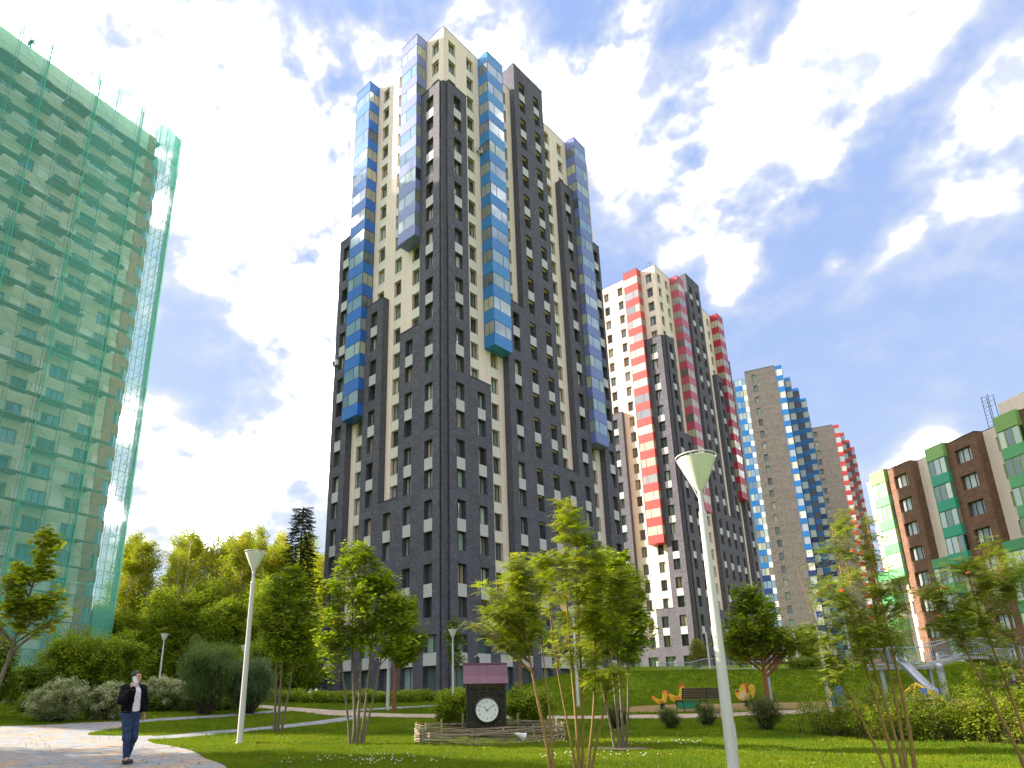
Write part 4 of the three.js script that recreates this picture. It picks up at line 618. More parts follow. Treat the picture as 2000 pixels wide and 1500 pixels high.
springFigure(13.1, -34.6, 0.0, 'small red and green spring rider behind the bollard light', [['body', [[-0.3, 0.3], [-0.3, 0.6], [-0.1, 0.56], [0.1, 0.6], [0.16, 0.9], [0.3, 0.86], [0.3, 0.5], [0.2, 0.3], [-0.3, 0.3]], RED, -0.03, 0.03], ['saddle', [[-0.2, 0.58], [0.06, 0.62], [0.04, 0.66], [-0.22, 0.64], [-0.2, 0.58]], [0.02, 0.3, 0.1], -0.12, 0.12]]);
{ const s = thing('play_table', 'green box of the playground behind the bench seat', 'play box', gpt(9.0, -30.1)); mesh('box', boxGeo(-0.4, 0.4, 0, 0.32, -0.25, 0.25), std({ color: lin(0.02, 0.26, 0.12), roughness: 0.5 }), s); mesh('lid', boxGeo(-0.43, 0.43, 0.321, 0.35, -0.28, 0.28), std({ color: lin(0.03, 0.3, 0.14), roughness: 0.5 }), s); }
// yellow carousel frame
{ const s = thing('carousel', 'yellow pyramid-framed merry-go-round on the playground', 'merry-go-round', gpt(20.9, -33)), y = std({ color: lin(0.8, 0.5, 0.02), roughness: 0.4 }); mesh('platform', lathe([[0, 0.08], [1.1, 0.08], [1.12, 0.11], [1.1, 0.15], [0, 0.15]], 32), M.galv, s); mesh('hub', lathe([[0.1, 0.0], [0.1, 0.4], [0, 0.4]], 12), y, s); for (let i = 0; i < 6; i++) { const a = i * Math.PI / 3 + 0.3; new MB().tube([V(Math.cos(a) * 0.95, 0.15, Math.sin(a) * 0.95), V(Math.cos(a) * 0.06, 0.8, Math.sin(a) * 0.06)], 0.045, 8).build('strut', y, s); } mesh('top_cap', lathe([[0, 0.87], [0.09, 0.83], [0.09, 0.76], [0, 0.76]], 12), y, s); new MB().tube(Array.from({ length: 33 }, (_, i) => V(Math.cos(i * Math.PI / 16) * 0.98, 0.19, Math.sin(i * Math.PI / 16) * 0.98)), 0.03, 6).build('rim_rail', y, s); for (const a of [0.2, 1.9, 3.6]) mesh('seat', boxGeo(-0.16, 0.16, 0.25, 0.6, -0.03, 0.03), std({ color: lin(0.03, 0.12, 0.55), roughness: 0.4 }), s, [Math.cos(a) * 1.0, 0, Math.sin(a) * 1.0], -a + 1.57); }
// slide
{ const s = thing('slide', 'polished steel slide coming down the bank', 'slide', gpt(22.3, -35.4)); s.rotation.y = 0.35; s.scale.set(0.72, 0.8, 0.8); const y0 = s.position.y, top = 2.15, prof = []; for (let i = 0; i <= 14; i++) { const t = i / 14; prof.push([-0.2 - 2.6 * t, top * (1 - S1(t)) * 1 + 0.22]); } const ch = new MB(); const pts = prof.map(([z, y]) => [y, -z]); for (let i = 0; i < 14; i++) { const [y1, z1] = pts[i], [y2, z2] = pts[i + 1]; ch.quad(V(-0.42, y1, z1 - 1.2), V(0.42, y1, z1 - 1.2), V(0.42, y2, z2 - 1.2), V(-0.42, y2, z2 - 1.2), V(0, 1, 0)); for (const x of [-0.42, 0.42]) ch.hexa([V(x - 0.02, y1 - 0.05, z1 - 1.2), V(x + 0.02, y1 - 0.05, z1 - 1.2), V(x + 0.02, y2 - 0.05, z2 - 1.2), V(x - 0.02, y2 - 0.05, z2 - 1.2), V(x - 0.02, y1 + 0.26, z1 - 1.2), V(x + 0.02, y1 + 0.26, z1 - 1.2), V(x + 0.02, y2 + 0.26, z2 - 1.2), V(x - 0.02, y2 + 0.26, z2 - 1.2)]); } ch.build('chute', M.steel, s); for (const x of [-0.45, 0.45]) new MB().tube([V(x, 0, -1.2), V(x, top + 1.0, -1.2)], 0.04, 8).build('post', M.galv, s); mesh('platform', boxGeo(-0.5, 0.5, top + 0.1, top + 0.2, -2.2, -1.1), M.galv, s); }
// little arched bridge with railings above the slide
{
  const s = thing('footbridge', 'small arched footbridge with grey railings above the slide', 'footbridge', [0, 0, 0]); const A = [22.6, -38.8], B = [33.2, -41.2], y0 = 2.45, n = 24, P = (t, side, dy) => { const dx = B[0] - A[0], dz = B[1] - A[1], l = Math.hypot(dx, dz); return V(A[0] + dx * t - dz / l * side, y0 + 0.55 * Math.sin(Math.PI * clamp((t - 0.28) / 0.6)) + dy, A[1] + dz * t + dx / l * side); };
  const d = new MB(); for (let i = 0; i < n; i++) { const t = i / n, u = (i + 0.94) / n; d.hexa([P(t, -0.7, -0.16), P(u, -0.7, -0.16), P(u, 0.7, -0.16), P(t, 0.7, -0.16), P(t, -0.7, 0), P(u, -0.7, 0), P(u, 0.7, 0), P(t, 0.7, 0)]); } d.build('deck', std({ color: lin(0.3, 0.28, 0.26) }), s).userData.kind = 'stuff';
  for (const side of [-0.68, 0.68]) { for (const dy of [1.05, 0.15]) new MB().tube(Array.from({ length: n + 1 }, (_, i) => P(i / n, side, dy)), 0.025, 6).build('rail', M.galv, s); for (let i = 0; i <= 70; i++) new MB().tube([P(i / 70, side, 0.0), P(i / 70, side, i % 10 ? 1.05 : 1.12)], i % 10 ? 0.011 : 0.028, 5).build(i % 10 ? 'baluster' : 'rail_post', M.galv, s); }
  for (const t of [0.02, 0.32, 0.86, 0.98]) { const q = P(t, 0, -0.16); new MB().tube([V(q.x, 0.5, q.z), q], 0.12, 8).build('pier', M.galv, s); }
}
// terrace wall, railing and parapet before the red tower
{ const s = thing('terrace_wall', 'low pale concrete wall along the top of the grass bank', 'wall', [0, 0, 0]), c = std({ map: grain([196, 186, 170], [216, 206, 190], 256, 2), roughness: 0.9 }); const x0 = 19.6, n = 7; for (let i = 0; i < n; i++) { const xa = x0 + i * 1.22, xb = xa + 1.2, z = -55.6 - i * 0.16, y = groundH(xa, z) - 0.25; mesh('coping_stone', boxGeo(xa, xb, y, y + 0.45, z - 0.35, z), c, s); } mesh('end_block', boxGeo(28.15, 28.75, 2.4, 3.6, -57.4, -56.6), c, s);
  const r = thing('handrail', 'grey metal railing of the stair before the red tower entrance', 'railing', [0, 0, 0]); const pt = (t, dy) => { const x = 15.8 + 10.5 * t, z = -60.5 - 2.5 * t; return V(x, groundH(x, z) + dy + (t > 0.3 && t < 0.7 ? 0.35 * Math.sin((t - 0.3) / 0.4 * Math.PI) : 0), z); }; for (const dy of [0.95, 0.15]) new MB().tube(Array.from({ length: 31 }, (_, i) => pt(i / 30, dy)), 0.03, 6).build('rail', M.galv, r); for (let i = 0; i <= 60; i++) new MB().tube([pt(i / 60, -0.1), pt(i / 60, 0.95)], i % 6 ? 0.012 : 0.03, 5).build(i % 6 ? 'baluster' : 'rail_post', M.galv, r); }
// ------------------------------------------------------------------ plants
function leafGeo(list) { // list of leaflets: [origin, dir, side, length, width, shape] -> folded little blades
  const p = [], n = [], ix = [];
  for (const [o, d, s, l, w, kind] of list) {
    const nr = V().crossVectors(d, s).normalize(), k = p.length / 3, at = (a, b, c = 0) => { const q = o.clone().addScaledVector(d, a * l).addScaledVector(s, b * w).addScaledVector(nr, c * w); p.push(q.x, q.y, q.z); n.push(nr.x, nr.y, nr.z); };
    if (kind === 'maple') { at(0, 0); for (const [a, b] of [[0.05, -0.5], [0.3, -0.3], [0.55, -0.62], [0.66, -0.2], [1, 0], [0.66, 0.2], [0.55, 0.62], [0.3, 0.3], [0.05, 0.5]]) at(a, b, -0.18 * Math.abs(b)); for (let i = 1; i < 9; i++) ix.push(k, k + i, k + i + 1); }
    else { at(0, 0); at(0.45, -0.5, 0.12); at(1, 0); at(0.45, 0.5, 0.12); ix.push(k, k + 1, k + 2, k, k + 2, k + 3); }
  }
  const g = new THREE.BufferGeometry(); g.setAttribute('position', new THREE.Float32BufferAttribute(p, 3)); g.setAttribute('normal', new THREE.Float32BufferAttribute(n, 3)); g.setAttribute('uv', new THREE.Float32BufferAttribute(new Float32Array(p.length / 3 * 2), 2)); g.setIndex(ix); return g;
}
const dirOf = (yaw, pitch) => V(Math.cos(yaw) * Math.cos(pitch), Math.sin(pitch), Math.sin(yaw) * Math.cos(pitch));
function pinnate(list, o, yaw, pitch, L, pairs, w, ll) { const d = dirOf(yaw, pitch), s = V(-Math.sin(yaw), 0, Math.cos(yaw)); for (let i = 0; i < pairs; i++) { const t = 0.22 + 0.72 * i / pairs, q = o.clone().addScaledVector(d, L * t).add(V(0, -L * 0.22 * t * t, 0)); for (const sg of [-1, 1]) { const dd = d.clone().multiplyScalar(0.42).addScaledVector(s, sg).add(V(0, -0.18, 0)).normalize(); list.push([q, dd, V().crossVectors(dd, V(0, 1, 0)).normalize(), ll * rr(0.85, 1.1) * (1 - 0.3 * Math.abs(t - 0.55)), w]); } } const e = o.clone().addScaledVector(d, L * 0.95).add(V(0, -L * 0.2, 0)); list.push([e, d, s, ll, w]); }
const ROWAN = [0, 1, 2].map(() => { const l = []; for (let i = 0; i < 4; i++) pinnate(l, V(0, 0, 0), i * 1.57 + rr(-0.5, 0.5), rr(-0.25, 0.55), rr(0.15, 0.2), 6, 0.018, 0.052); return leafGeo(l); });
const MAPLE = [0, 1].map(() => { const l = []; for (let i = 0; i < 6; i++) { const y = i * 1.05 + rr(-0.3, 0.3), d = dirOf(y, rr(-0.5, 0.35)), o = d.clone().multiplyScalar(0.06).add(V(0, rr(-0.05, 0.05), 0)); l.push([o, d, V(-Math.sin(y), rr(-0.2, 0.2), Math.cos(y)).normalize(), rr(0.09, 0.125), rr(0.09, 0.12), 'maple']); } return leafGeo(l); });
const SMALL = [0, 1, 2].map(() => { const l = []; for (let i = 0; i < 20; i++) { const y = rr(0, 6.28), d = dirOf(y, rr(-0.9, 0.8)); l.push([V(rr(-1, 1), rr(-1, 1), rr(-1, 1)).multiplyScalar(0.085), d, V(-Math.sin(y), rr(-0.4, 0.4), Math.cos(y)).normalize(), rr(0.04, 0.062), rr(0.026, 0.04)]); } return leafGeo(l); });
const FAR = [0, 1, 2].map(() => { const l = []; for (let i = 0; i < 18; i++) { const y = rr(0, 6.28), d = dirOf(y, rr(-1.2, 0.5)); l.push([V(rr(-1, 1), rr(-1.2, 0.9), rr(-1, 1)).multiplyScalar(0.34), d, V(-Math.sin(y), rr(-0.6, 0.6), Math.cos(y)).normalize(), rr(0.14, 0.26), rr(0.1, 0.17)]); } return leafGeo(l); });
const NEEDLE = (() => { const l = []; for (let i = 0; i < 34; i++) { const t = i / 34, y = rr(0, 6.28); l.push([V(t * 0.6, -0.1 * t * t, 0), V(0.65, 0.25 * Math.sin(y), 0.75 * Math.cos(y)).normalize(), V(-0.5, 0.7, 0.1).normalize(), 0.13, 0.035]); } return [leafGeo(l)]; })();
const LANCE = [0, 1].map(() => { const l = []; for (let i = 0; i < 16; i++) { const y = rr(0, 6.28), d = dirOf(y, rr(0.0, 1.2)); l.push([V(rr(-1, 1), i * 0.18 - 1.2, rr(-1, 1)).multiplyScalar(0.09), d, V(-Math.sin(y), 0, Math.cos(y)), rr(0.06, 0.09), 0.017]); } return leafGeo(l); });
const leafMat = new THREE.MeshPhysicalMaterial({ color: lin(1, 1, 1), roughness: 0.85, transmission: 0.48, thickness: 0, side: THREE.DoubleSide, specularIntensity: 0.2 });
const BARK = { grey: std({ map: grain([92, 80, 64], [136, 122, 98], 128, 0.4, 4, 10), roughness: 0.9 }), ochre: std({ map: grain([120, 92, 48], [164, 134, 78], 128, 0.4, 4, 10), roughness: 0.9 }), red: std({ map: grain([116, 70, 40], [150, 98, 60], 128, 0.4, 4, 10), roughness: 0.9 }), birch: std({ map: canvasTex(64, 256, (c, w, h) => { c.fillStyle = css(206, 200, 186); c.fillRect(0, 0, w, h); for (let i = 0; i < 70; i++) { c.fillStyle = css(50, 44, 38); c.fillRect(rnd() * w, rnd() * h, rr(4, 20), rr(1, 4)); } }, 1, 0.4), roughness: 0.8 }), dark: std({ map: grain([52, 42, 30], [86, 72, 52], 128, 0.4, 4, 10), roughness: 0.95 }) };
function foliage(parent, name, geos, spots, tint) { // spots: [pos, scale, yaw, pitch]
  const per = geos.map(() => []); for (const s of spots) per[Math.floor(rnd() * geos.length)].push(s);
  const q = new THREE.Quaternion(), e = new THREE.Euler(), m4 = new THREE.Matrix4(), out = [];
  per.forEach((list, i) => { if (!list.length) return; const im = new THREE.InstancedMesh(geos[i], leafMat, list.length); list.forEach(([p, sc, yw, pt], k) => { q.setFromEuler(e.set(pt ?? rr(-0.4, 0.4), yw ?? rr(0, 6.28), rr(-0.4, 0.4), 'YXZ')); im.setMatrixAt(k, m4.compose(p, q, V(sc, sc, sc))); im.setColorAt(k, tint(p)); }); im.name = name; im.castShadow = im.receiveShadow = true; im.userData.kind = 'stuff'; parent.add(im); out.push(im); });
  return out;
}
const tintOf = (a, b, yel = 0.12) => () => { const t = rnd(), v = rr(0.75, 1.25), c = lin(a[0] + (b[0] - a[0]) * t, a[1] + (b[1] - a[1]) * t, a[2] + (b[2] - a[2]) * t).multiplyScalar(v); c.r *= 0.87; if (rnd() < yel) c.r *= 1.35; return c; };
// one tree: stems [[leanX, leanZ, height, radius, bendX]], crown ellipsoids [[x,y,z, rx,ry,rz, weight]]
function tree(name, label, category, pos, o, group) {
  const t = thing(name, label, category, pos, group), tips = [], spots = [];
  const curves = o.stems.map(([lx, lz, h, r, bend = 0, bx = 0, bz = 0]) => { const pts = []; const n = 9, w1 = rr(-1, 1), w2 = rr(-1, 1); for (let i = 0; i <= n; i++) { const s = i / n; pts.push(V(bx + lx * s + bend * Math.sin(s * 3.1) + 0.02 * h * 0.25 * Math.sin(s * 7 + w1), h * s - (i ? 0 : 0.1), bz + lz * s + 0.02 * h * 0.25 * Math.sin(s * 6 + w2))); } return { c: new THREE.CatmullRomCurve3(pts), h, r }; });
  for (const k of curves) { const pts = k.c.getPoints(18); new MB().tube(pts, pts.map((_, i) => k.r * (1 - 0.82 * i / 18) * (i === 0 ? 1.35 : i === 1 ? 1.1 : 1)), 8).build('trunk', o.bark, t); }
  const br = new MB(), tot = o.crown.reduce((s, c) => s + c[6], 0);
  for (let i = 0; i < o.tips; i++) {
    let q = rnd() * tot, c = o.crown[0]; for (const k of o.crown) { q -= k[6]; if (q <= 0) { c = k; break; } }
    const d = V(rr(-1, 1), rr(-1, 1), rr(-1, 1)); if (d.lengthSq() > 1) { i--; continue; } d.normalize().multiplyScalar(0.35 + 0.65 * Math.sqrt(rnd()));
    const tip = V(c[0] + d.x * c[3], c[1] + d.y * c[4], c[2] + d.z * c[5]);
    let best = null; for (const k of curves) for (let s = 0.12; s <= 0.99; s += 0.045) { const p = k.c.getPoint(s), dist = Math.hypot(tip.x - p.x, tip.z - p.z), want = tip.y - dist * (o.rise ?? 0.75), cost = Math.abs(p.y - want) + dist * 0.55; if (!best || cost < best.cost) best = { cost, p, k, s }; }
    const L = tip.distanceTo(best.p), mid = best.p.clone().lerp(tip, 0.5).add(V(rr(-1, 1) * 0.1 * L, (o.arch ?? 0.08) * L, rr(-1, 1) * 0.1 * L)), cv = new THREE.QuadraticBezierCurve3(best.p, mid, tip), pts = cv.getPoints(5), r0 = Math.min(best.k.r * (1 - 0.82 * best.s) * 0.7, 0.006 + L * 0.011) * (o.twig ?? 1);
    br.tube(pts, pts.map((_, j) => Math.max(0.0022 * (o.twig ?? 1), r0 * (1 - 0.8 * j / 5))), 4);
    for (let k = 0; k < o.per; k++) { const s = (o.from ?? 0.35) + (1 - (o.from ?? 0.35)) * Math.pow(rnd(), 0.7), p = cv.getPoint(s); const sp = o.spread ?? 0.09; p.add(V(rr(-sp, sp), rr(-sp, sp), rr(-sp, sp))); spots.push([p, (o.size ?? 1) * rr(0.75, 1.2)]); }
  }
  br.build('branches', o.bark, t).userData.kind = 'stuff';
  foliage(t, 'crown', o.leaf, spots, o.tint);
  return t;
}
const gp = (x, z) => gpt(x, z);
const YG = tintOf([0.3, 0.35, 0.006], [0.46, 0.45, 0.01]), MG = tintOf([0.24, 0.31, 0.006], [0.36, 0.39, 0.009]), DG = tintOf([0.17, 0.22, 0.008], [0.27, 0.31, 0.01], 0.05), BIRCH = tintOf([0.32, 0.36, 0.01], [0.48, 0.46, 0.014], 0.15), RG = tintOf([0.22, 0.27, 0.006], [0.34, 0.35, 0.01], 0.15);
const young = 'young trees of the lawn';
// left edge maple
tree('maple_tree', 'slender young maple at the left picture edge before the netted block', 'tree', gp(-12.5, -17.2), { stems: [[0.95, 0.1, 5.4, 0.06, 0.12]], crown: [[0.75, 4.1, 0, 0.75, 0.9, 0.7, 1], [1.05, 5.2, 0, 0.4, 0.55, 0.4, 0.4], [0.2, 3.4, 0, 0.8, 0.55, 0.7, 0.6], [1.45, 3.5, 0, 0.6, 0.35, 0.5, 0.4]], tips: 85, per: 7, leaf: MAPLE, bark: BARK.grey, tint: YG, size: 1.15 }, young);
// maple with five stems left of the clock
tree('maple_tree', 'bushy many-stemmed maple left of the clock pillar', 'tree', gp(-3.2, -17.8), { stems: [[-0.55, 0.1, 4.6, 0.035, -0.05, -0.14], [-0.25, -0.2, 5.1, 0.042, 0, -0.05], [0.1, 0.1, 5.2, 0.045, 0, 0.02], [0.35, -0.1, 4.4, 0.036, 0.05, 0.1], [0.75, 0.1, 4.0, 0.034, 0.05, 0.16]], crown: [[-0.1, 3.6, 0, 1.05, 1.2, 0.9, 2], [0.6, 3.1, 0, 1.0, 0.95, 0.9, 1.4], [-0.15, 4.75, 0, 0.5, 0.6, 0.5, 0.6], [-0.7, 2.5, 0, 0.6, 0.6, 0.5, 0.5], [0.5, 4.2, 0, 0.5, 0.5, 0.4, 0.4]], tips: 210, per: 7, leaf: MAPLE, bark: BARK.grey, tint: MG, size: 0.95, spread: 0.15 }, young);
tree('maple_tree', 'three-stemmed maple between the lawn lamp and the spruce', 'tree', gp(-6.55, -22.3), { stems: [[-0.2, 0, 4.9, 0.042, 0, -0.08], [0.15, 0.1, 5.2, 0.045], [0.5, 0, 4.4, 0.036, 0.06, 0.12]], crown: [[0.1, 3.7, 0, 1.05, 1.4, 0.9, 2], [0.6, 3.0, 0, 0.9, 0.8, 0.8, 1], [0.2, 4.9, 0, 0.5, 0.5, 0.5, 0.4]], tips: 190, per: 8, leaf: MAPLE, bark: BARK.grey, tint: MG, size: 1.0, spread: 0.17 }, young);
tree('lime_tree', 'single-trunk tree with reddish stem right of the many-stemmed maple', 'tree', gp(-4.06, -32), { stems: [[0.15, 0, 5.6, 0.1]], crown: [[0.35, 4.0, 0, 1.25, 1.5, 1.1, 2], [0.6, 3.0, 0, 0.9, 0.7, 0.8, 0.8]], tips: 150, per: 12, leaf: MAPLE, bark: BARK.red, tint: MG, size: 1.4, spread: 0.18 }, young);
tree('young_tree', 'thin sapling before the corner of the tall tower', 'tree', gp(-1.9, -48), { stems: [[0.05, 0, 5.6, 0.05]], crown: [[0.05, 4.2, 0, 0.75, 1.5, 0.7, 1], [0.2, 3.0, 0, 0.9, 0.6, 0.7, 0.6]], tips: 45, per: 7, leaf: MAPLE, bark: BARK.grey, tint: DG, size: 1.4, spread: 0.2 }, young);
tree('lime_tree', 'single-trunk tree with reddish stem on the slope behind the clock', 'tree', gp(2.21, -38), { stems: [[0, 0, 6.0, 0.1]], crown: [[0, 4.8, 0, 1.4, 1.6, 1.2, 2]], tips: 130, per: 11, leaf: MAPLE, bark: BARK.red, tint: YG, size: 1.5, spread: 0.2 }, young);
// rowans right of the clock
const rowan = { leaf: ROWAN, bark: BARK.ochre, from: 0.25, spread: 0.06, size: 0.86 };
tree('rowan_tree', 'leaning rowan whose crown overhangs the clock roof', 'tree', gp(1.02, -10.4), { ...rowan, stems: [[-0.42, 0, 3.2, 0.034, -0.02], [-0.1, 0.1, 2.9, 0.022, 0, 0.02]], crown: [[-0.6, 2.7, 0, 0.55, 0.45, 0.45, 1], [-0.5, 2.2, 0, 0.5, 0.35, 0.4, 0.9], [-0.95, 2.35, 0.1, 0.38, 0.22, 0.3, 0.4], [-0.45, 3.15, 0, 0.22, 0.32, 0.2, 0.3], [-0.15, 2.9, 0, 0.3, 0.35, 0.3, 0.4]], tips: 150, per: 4, tint: YG }, young);
tree('rowan_tree', 'tallest rowan with many thin stems right of the clock', 'tree', gp(1.62, -11.3), { ...rowan, stems: [[0.0, 0, 4.5, 0.03, 0, -0.1], [0.12, 0.1, 4.0, 0.026, 0, -0.02], [0.42, -0.1, 3.5, 0.026, 0.04, 0.05], [0.75, 0, 3.2, 0.024, 0.05, 0.1], [-0.35, 0.1, 3.4, 0.022, -0.03, -0.14]], crown: [[0.12, 3.0, 0, 0.75, 0.75, 0.6, 2], [-0.02, 4.1, 0, 0.32, 0.55, 0.3, 0.8], [0.65, 2.6, 0, 0.55, 0.65, 0.5, 1.3], [0.05, 2.1, 0, 0.7, 0.45, 0.5, 1.0], [0.35, 3.6, 0, 0.35, 0.3, 0.3, 0.4], [-0.45, 3.4, 0, 0.3, 0.25, 0.3, 0.35], [0.45, 1.55, 0.2, 0.5, 0.3, 0.35, 0.6], [0.9, 3.0, 0, 0.4, 0.4, 0.35, 0.5]], tips: 380, per: 4, tint: YG }, young);
const soil = std({ map: grain([44, 34, 24], [80, 64, 46], 128, 0.5), roughness: 1 });
{ const [x, y, z] = gp(3.0, -15.2); const m = mesh('soil_ring', new THREE.CircleGeometry(0.62, 28).rotateX(-Math.PI / 2), soil, scene, [x, y + 0.045, z]); m.name = numbered('soil_patch'); m.userData.kind = 'structure'; }
tree('maple_tree', 'many-stemmed maple in a ring of bare soil left of the white lamp', 'tree', gp(3.0, -15.2), { stems: [[-0.6, 0, 4.0, 0.03, -0.05, -0.1], [-0.15, 0.1, 4.3, 0.034, 0, -0.03], [0.15, 0, 4.4, 0.034, 0, 0.03], [0.4, -0.1, 4.0, 0.03, 0.03, 0.1]], crown: [[0.1, 3.3, 0, 0.85, 0.95, 0.7, 2], [0.4, 2.6, 0, 0.6, 0.6, 0.6, 0.8], [-0.3, 2.4, 0, 0.6, 0.5, 0.6, 0.7], [0.15, 4.1, 0, 0.4, 0.4, 0.4, 0.4]], tips: 180, per: 7, leaf: MAPLE, bark: BARK.grey, tint: MG, size: 0.9, spread: 0.14 }, young);
tree('lime_tree', 'round-crowned tree with brown trunk right of the white lamp', 'tree', gp(11.84, -28.5), { stems: [[-0.1, 0, 4.9, 0.1]], crown: [[-0.1, 3.5, 0, 1.55, 1.3, 1.3, 2], [-0.3, 4.7, 0, 0.7, 0.5, 0.6, 0.5], [1.2, 2.9, 0, 0.9, 0.5, 0.7, 0.6], [-1.3, 2.8, 0, 0.7, 0.5, 0.6, 0.5]], tips: 190, per: 8, leaf: MAPLE, bark: BARK.red, tint: MG, size: 1.2, spread: 0.22 }, young);
// right-hand rowans with berries
function berries(t, spots) { const g = mergeGeometries([0, 1, 2, 3, 4, 5, 6].map((i) => new THREE.IcosahedronGeometry(0.011, 0).translate(rr(-0.025, 0.025), rr(-0.02, 0.02), rr(-0.025, 0.025)))), m = std({ color: lin(0.72, 0.14, 0.01), roughness: 0.4 }); for (const p of spots) { const b = mesh('berry_cluster', g, m, t, p); b.rotation.y = rr(0, 6); } }
const r1 = tree('rowan_tree', 'loose rowan with five fanned stems before the right hedge', 'tree', gp(5.9, -10), { ...rowan, stems: [[-0.85, 0, 3.1, 0.02, -0.06, -0.2], [-0.35, 0.1, 3.6, 0.026, -0.02, -0.1], [-0.25, -0.1, 3.9, 0.024, 0, 0], [0.02, 0, 3.4, 0.026, 0, 0.06], [-0.1, 0.2, 3.8, 0.03, 0.02, 0.16]], crown: [[-0.25, 2.9, 0, 0.55, 0.75, 0.5, 1.4], [-0.55, 2.1, 0, 0.6, 0.6, 0.5, 1.2], [0.0, 3.5, 0, 0.35, 0.45, 0.3, 0.7], [-0.8, 1.7, 0, 0.5, 0.4, 0.4, 0.6], [0.3, 2.6, 0, 0.35, 0.4, 0.3, 0.6], [-0.1, 1.9, 0, 0.5, 0.4, 0.4, 0.6]], tips: 190, per: 4, tint: RG }, young);
berries(r1, [[-0.3, 3.2, 0.3], [0.2, 3.3, 0.2], [-0.6, 2.6, 0.35], [0.05, 2.9, 0.4], [0.35, 2.8, 0.25], [-0.1, 3.6, 0.2]]);
const r2 = tree('rowan_tree', 'rowan leaning in from the right picture edge', 'tree', gp(7.6, -9.8), { ...rowan, stems: [[-0.75, 0, 3.0, 0.028, -0.03, -0.1], [-0.4, 0.1, 3.3, 0.026, 0, 0], [0.1, 0, 3.2, 0.028, 0.02, 0.1]], crown: [[-0.4, 2.5, 0, 0.6, 0.65, 0.5, 1.5], [-0.9, 2.3, 0, 0.4, 0.4, 0.35, 0.7], [0.1, 2.9, 0, 0.6, 0.5, 0.4, 1], [-0.2, 1.6, 0, 0.6, 0.5, 0.5, 0.9]], tips: 150, per: 4, tint: RG }, young);
berries(r2, [[-0.9, 2.6, 0.3], [-1.0, 2.2, 0.2], [-0.5, 2.8, 0.3]]);
// trees on the terrace and before the brown house
tree('young_tree', 'small yellow tree before the red tower entrance', 'tree', gp(20.6, -64), { stems: [[0, 0, 3.2, 0.06]], crown: [[0, 1.9, 0, 1.2, 1.3, 1.0, 1]], tips: 60, per: 10, leaf: FAR, bark: BARK.grey, tint: tintOf([0.3, 0.28, 0.02], [0.42, 0.36, 0.03]), size: 0.45, spread: 0.2 }, 'terrace trees');
for (const [x, z, h, r, l] of [[27.5, -46, 5.0, 1.8, 'leafy tree before the brown house left bay'], [33, -45, 5.2, 1.9, 'leafy tree before the brown house middle'], [38, -44, 5.0, 1.8, 'leafy tree before the brown house right part'], [30, -62, 4.2, 1.7, 'pale green terrace tree left of the stepped blue tower foot'], [35.5, -63, 4.6, 1.8, 'pale green terrace tree at the stepped blue tower foot'], [24, -63, 3.4, 1.3, 'small terrace tree right of the yellow one'], [12.5, -58, 3.6, 1.4, 'small tree on the bank crest before the tall tower right face']]) tree('young_tree', l, 'tree', gp(x, z), { stems: [[0.1, 0, h, 0.08], [-0.2, 0.1, h * 0.85, 0.05]], crown: [[0, h * 0.68, 0, r, h * 0.36, r * 0.9, 1], [r * 0.3, h * 0.45, 0, r * 0.8, h * 0.2, r * 0.7, 0.5]], tips: 120, per: 9, leaf: FAR, bark: BARK.grey, tint: YG, size: 0.5, spread: 0.25 }, 'terrace trees');
// ---- the wood behind the man
const woodSpots = [[-47, -88, 23, 0], [-44, -84, 21, 0], [-40.5, -90, 24, 0], [-37.5, -84, 20, 1], [-34.5, -90, 23, 0], [-31, -85, 22, 0], [-28, -91, 22, 1], [-25.5, -84, 21, 0], [-22.5, -89, 20, 0], [-36, -78, 13, 2], [-29.5, -77, 12, 2], [-24, -76, 14, 2], [-19.5, -80, 17, 0], [-17, -86, 18, 0], [-42.5, -95, 25, 0], [-33, -97, 26, 0], [-26, -98, 25, 0], [-46, -80, 12, 2], [-41, -77, 11, 2], [-20, -74, 10, 2], [-16, -75, 9, 2], [-38.5, -95, 24, 0], [-29.5, -95, 24, 0], [-21, -95, 22, 0], [-36, -101, 26, 0], [-45, -100, 26, 0], [-33, -80, 15, 2], [-26.5, -79, 14, 2], [-38.5, -80, 14, 2], [-17, -80, 13, 2]];
const nth = ['first', 'second', 'third', 'fourth', 'fifth', 'sixth', 'seventh', 'eighth', 'ninth', 'tenth', 'eleventh', 'twelfth', 'thirteenth', 'fourteenth', 'fifteenth', 'sixteenth', 'seventeenth', 'eighteenth', 'nineteenth', 'twentieth'];
const order = woodSpots.map((s, i) => [s[0] / -s[1], i]).sort((a, b) => a[0] - b[0]); const rank = {}; { const c = [0, 0, 0]; for (const [, i] of order) rank[i] = c[woodSpots[i][3]]++; }
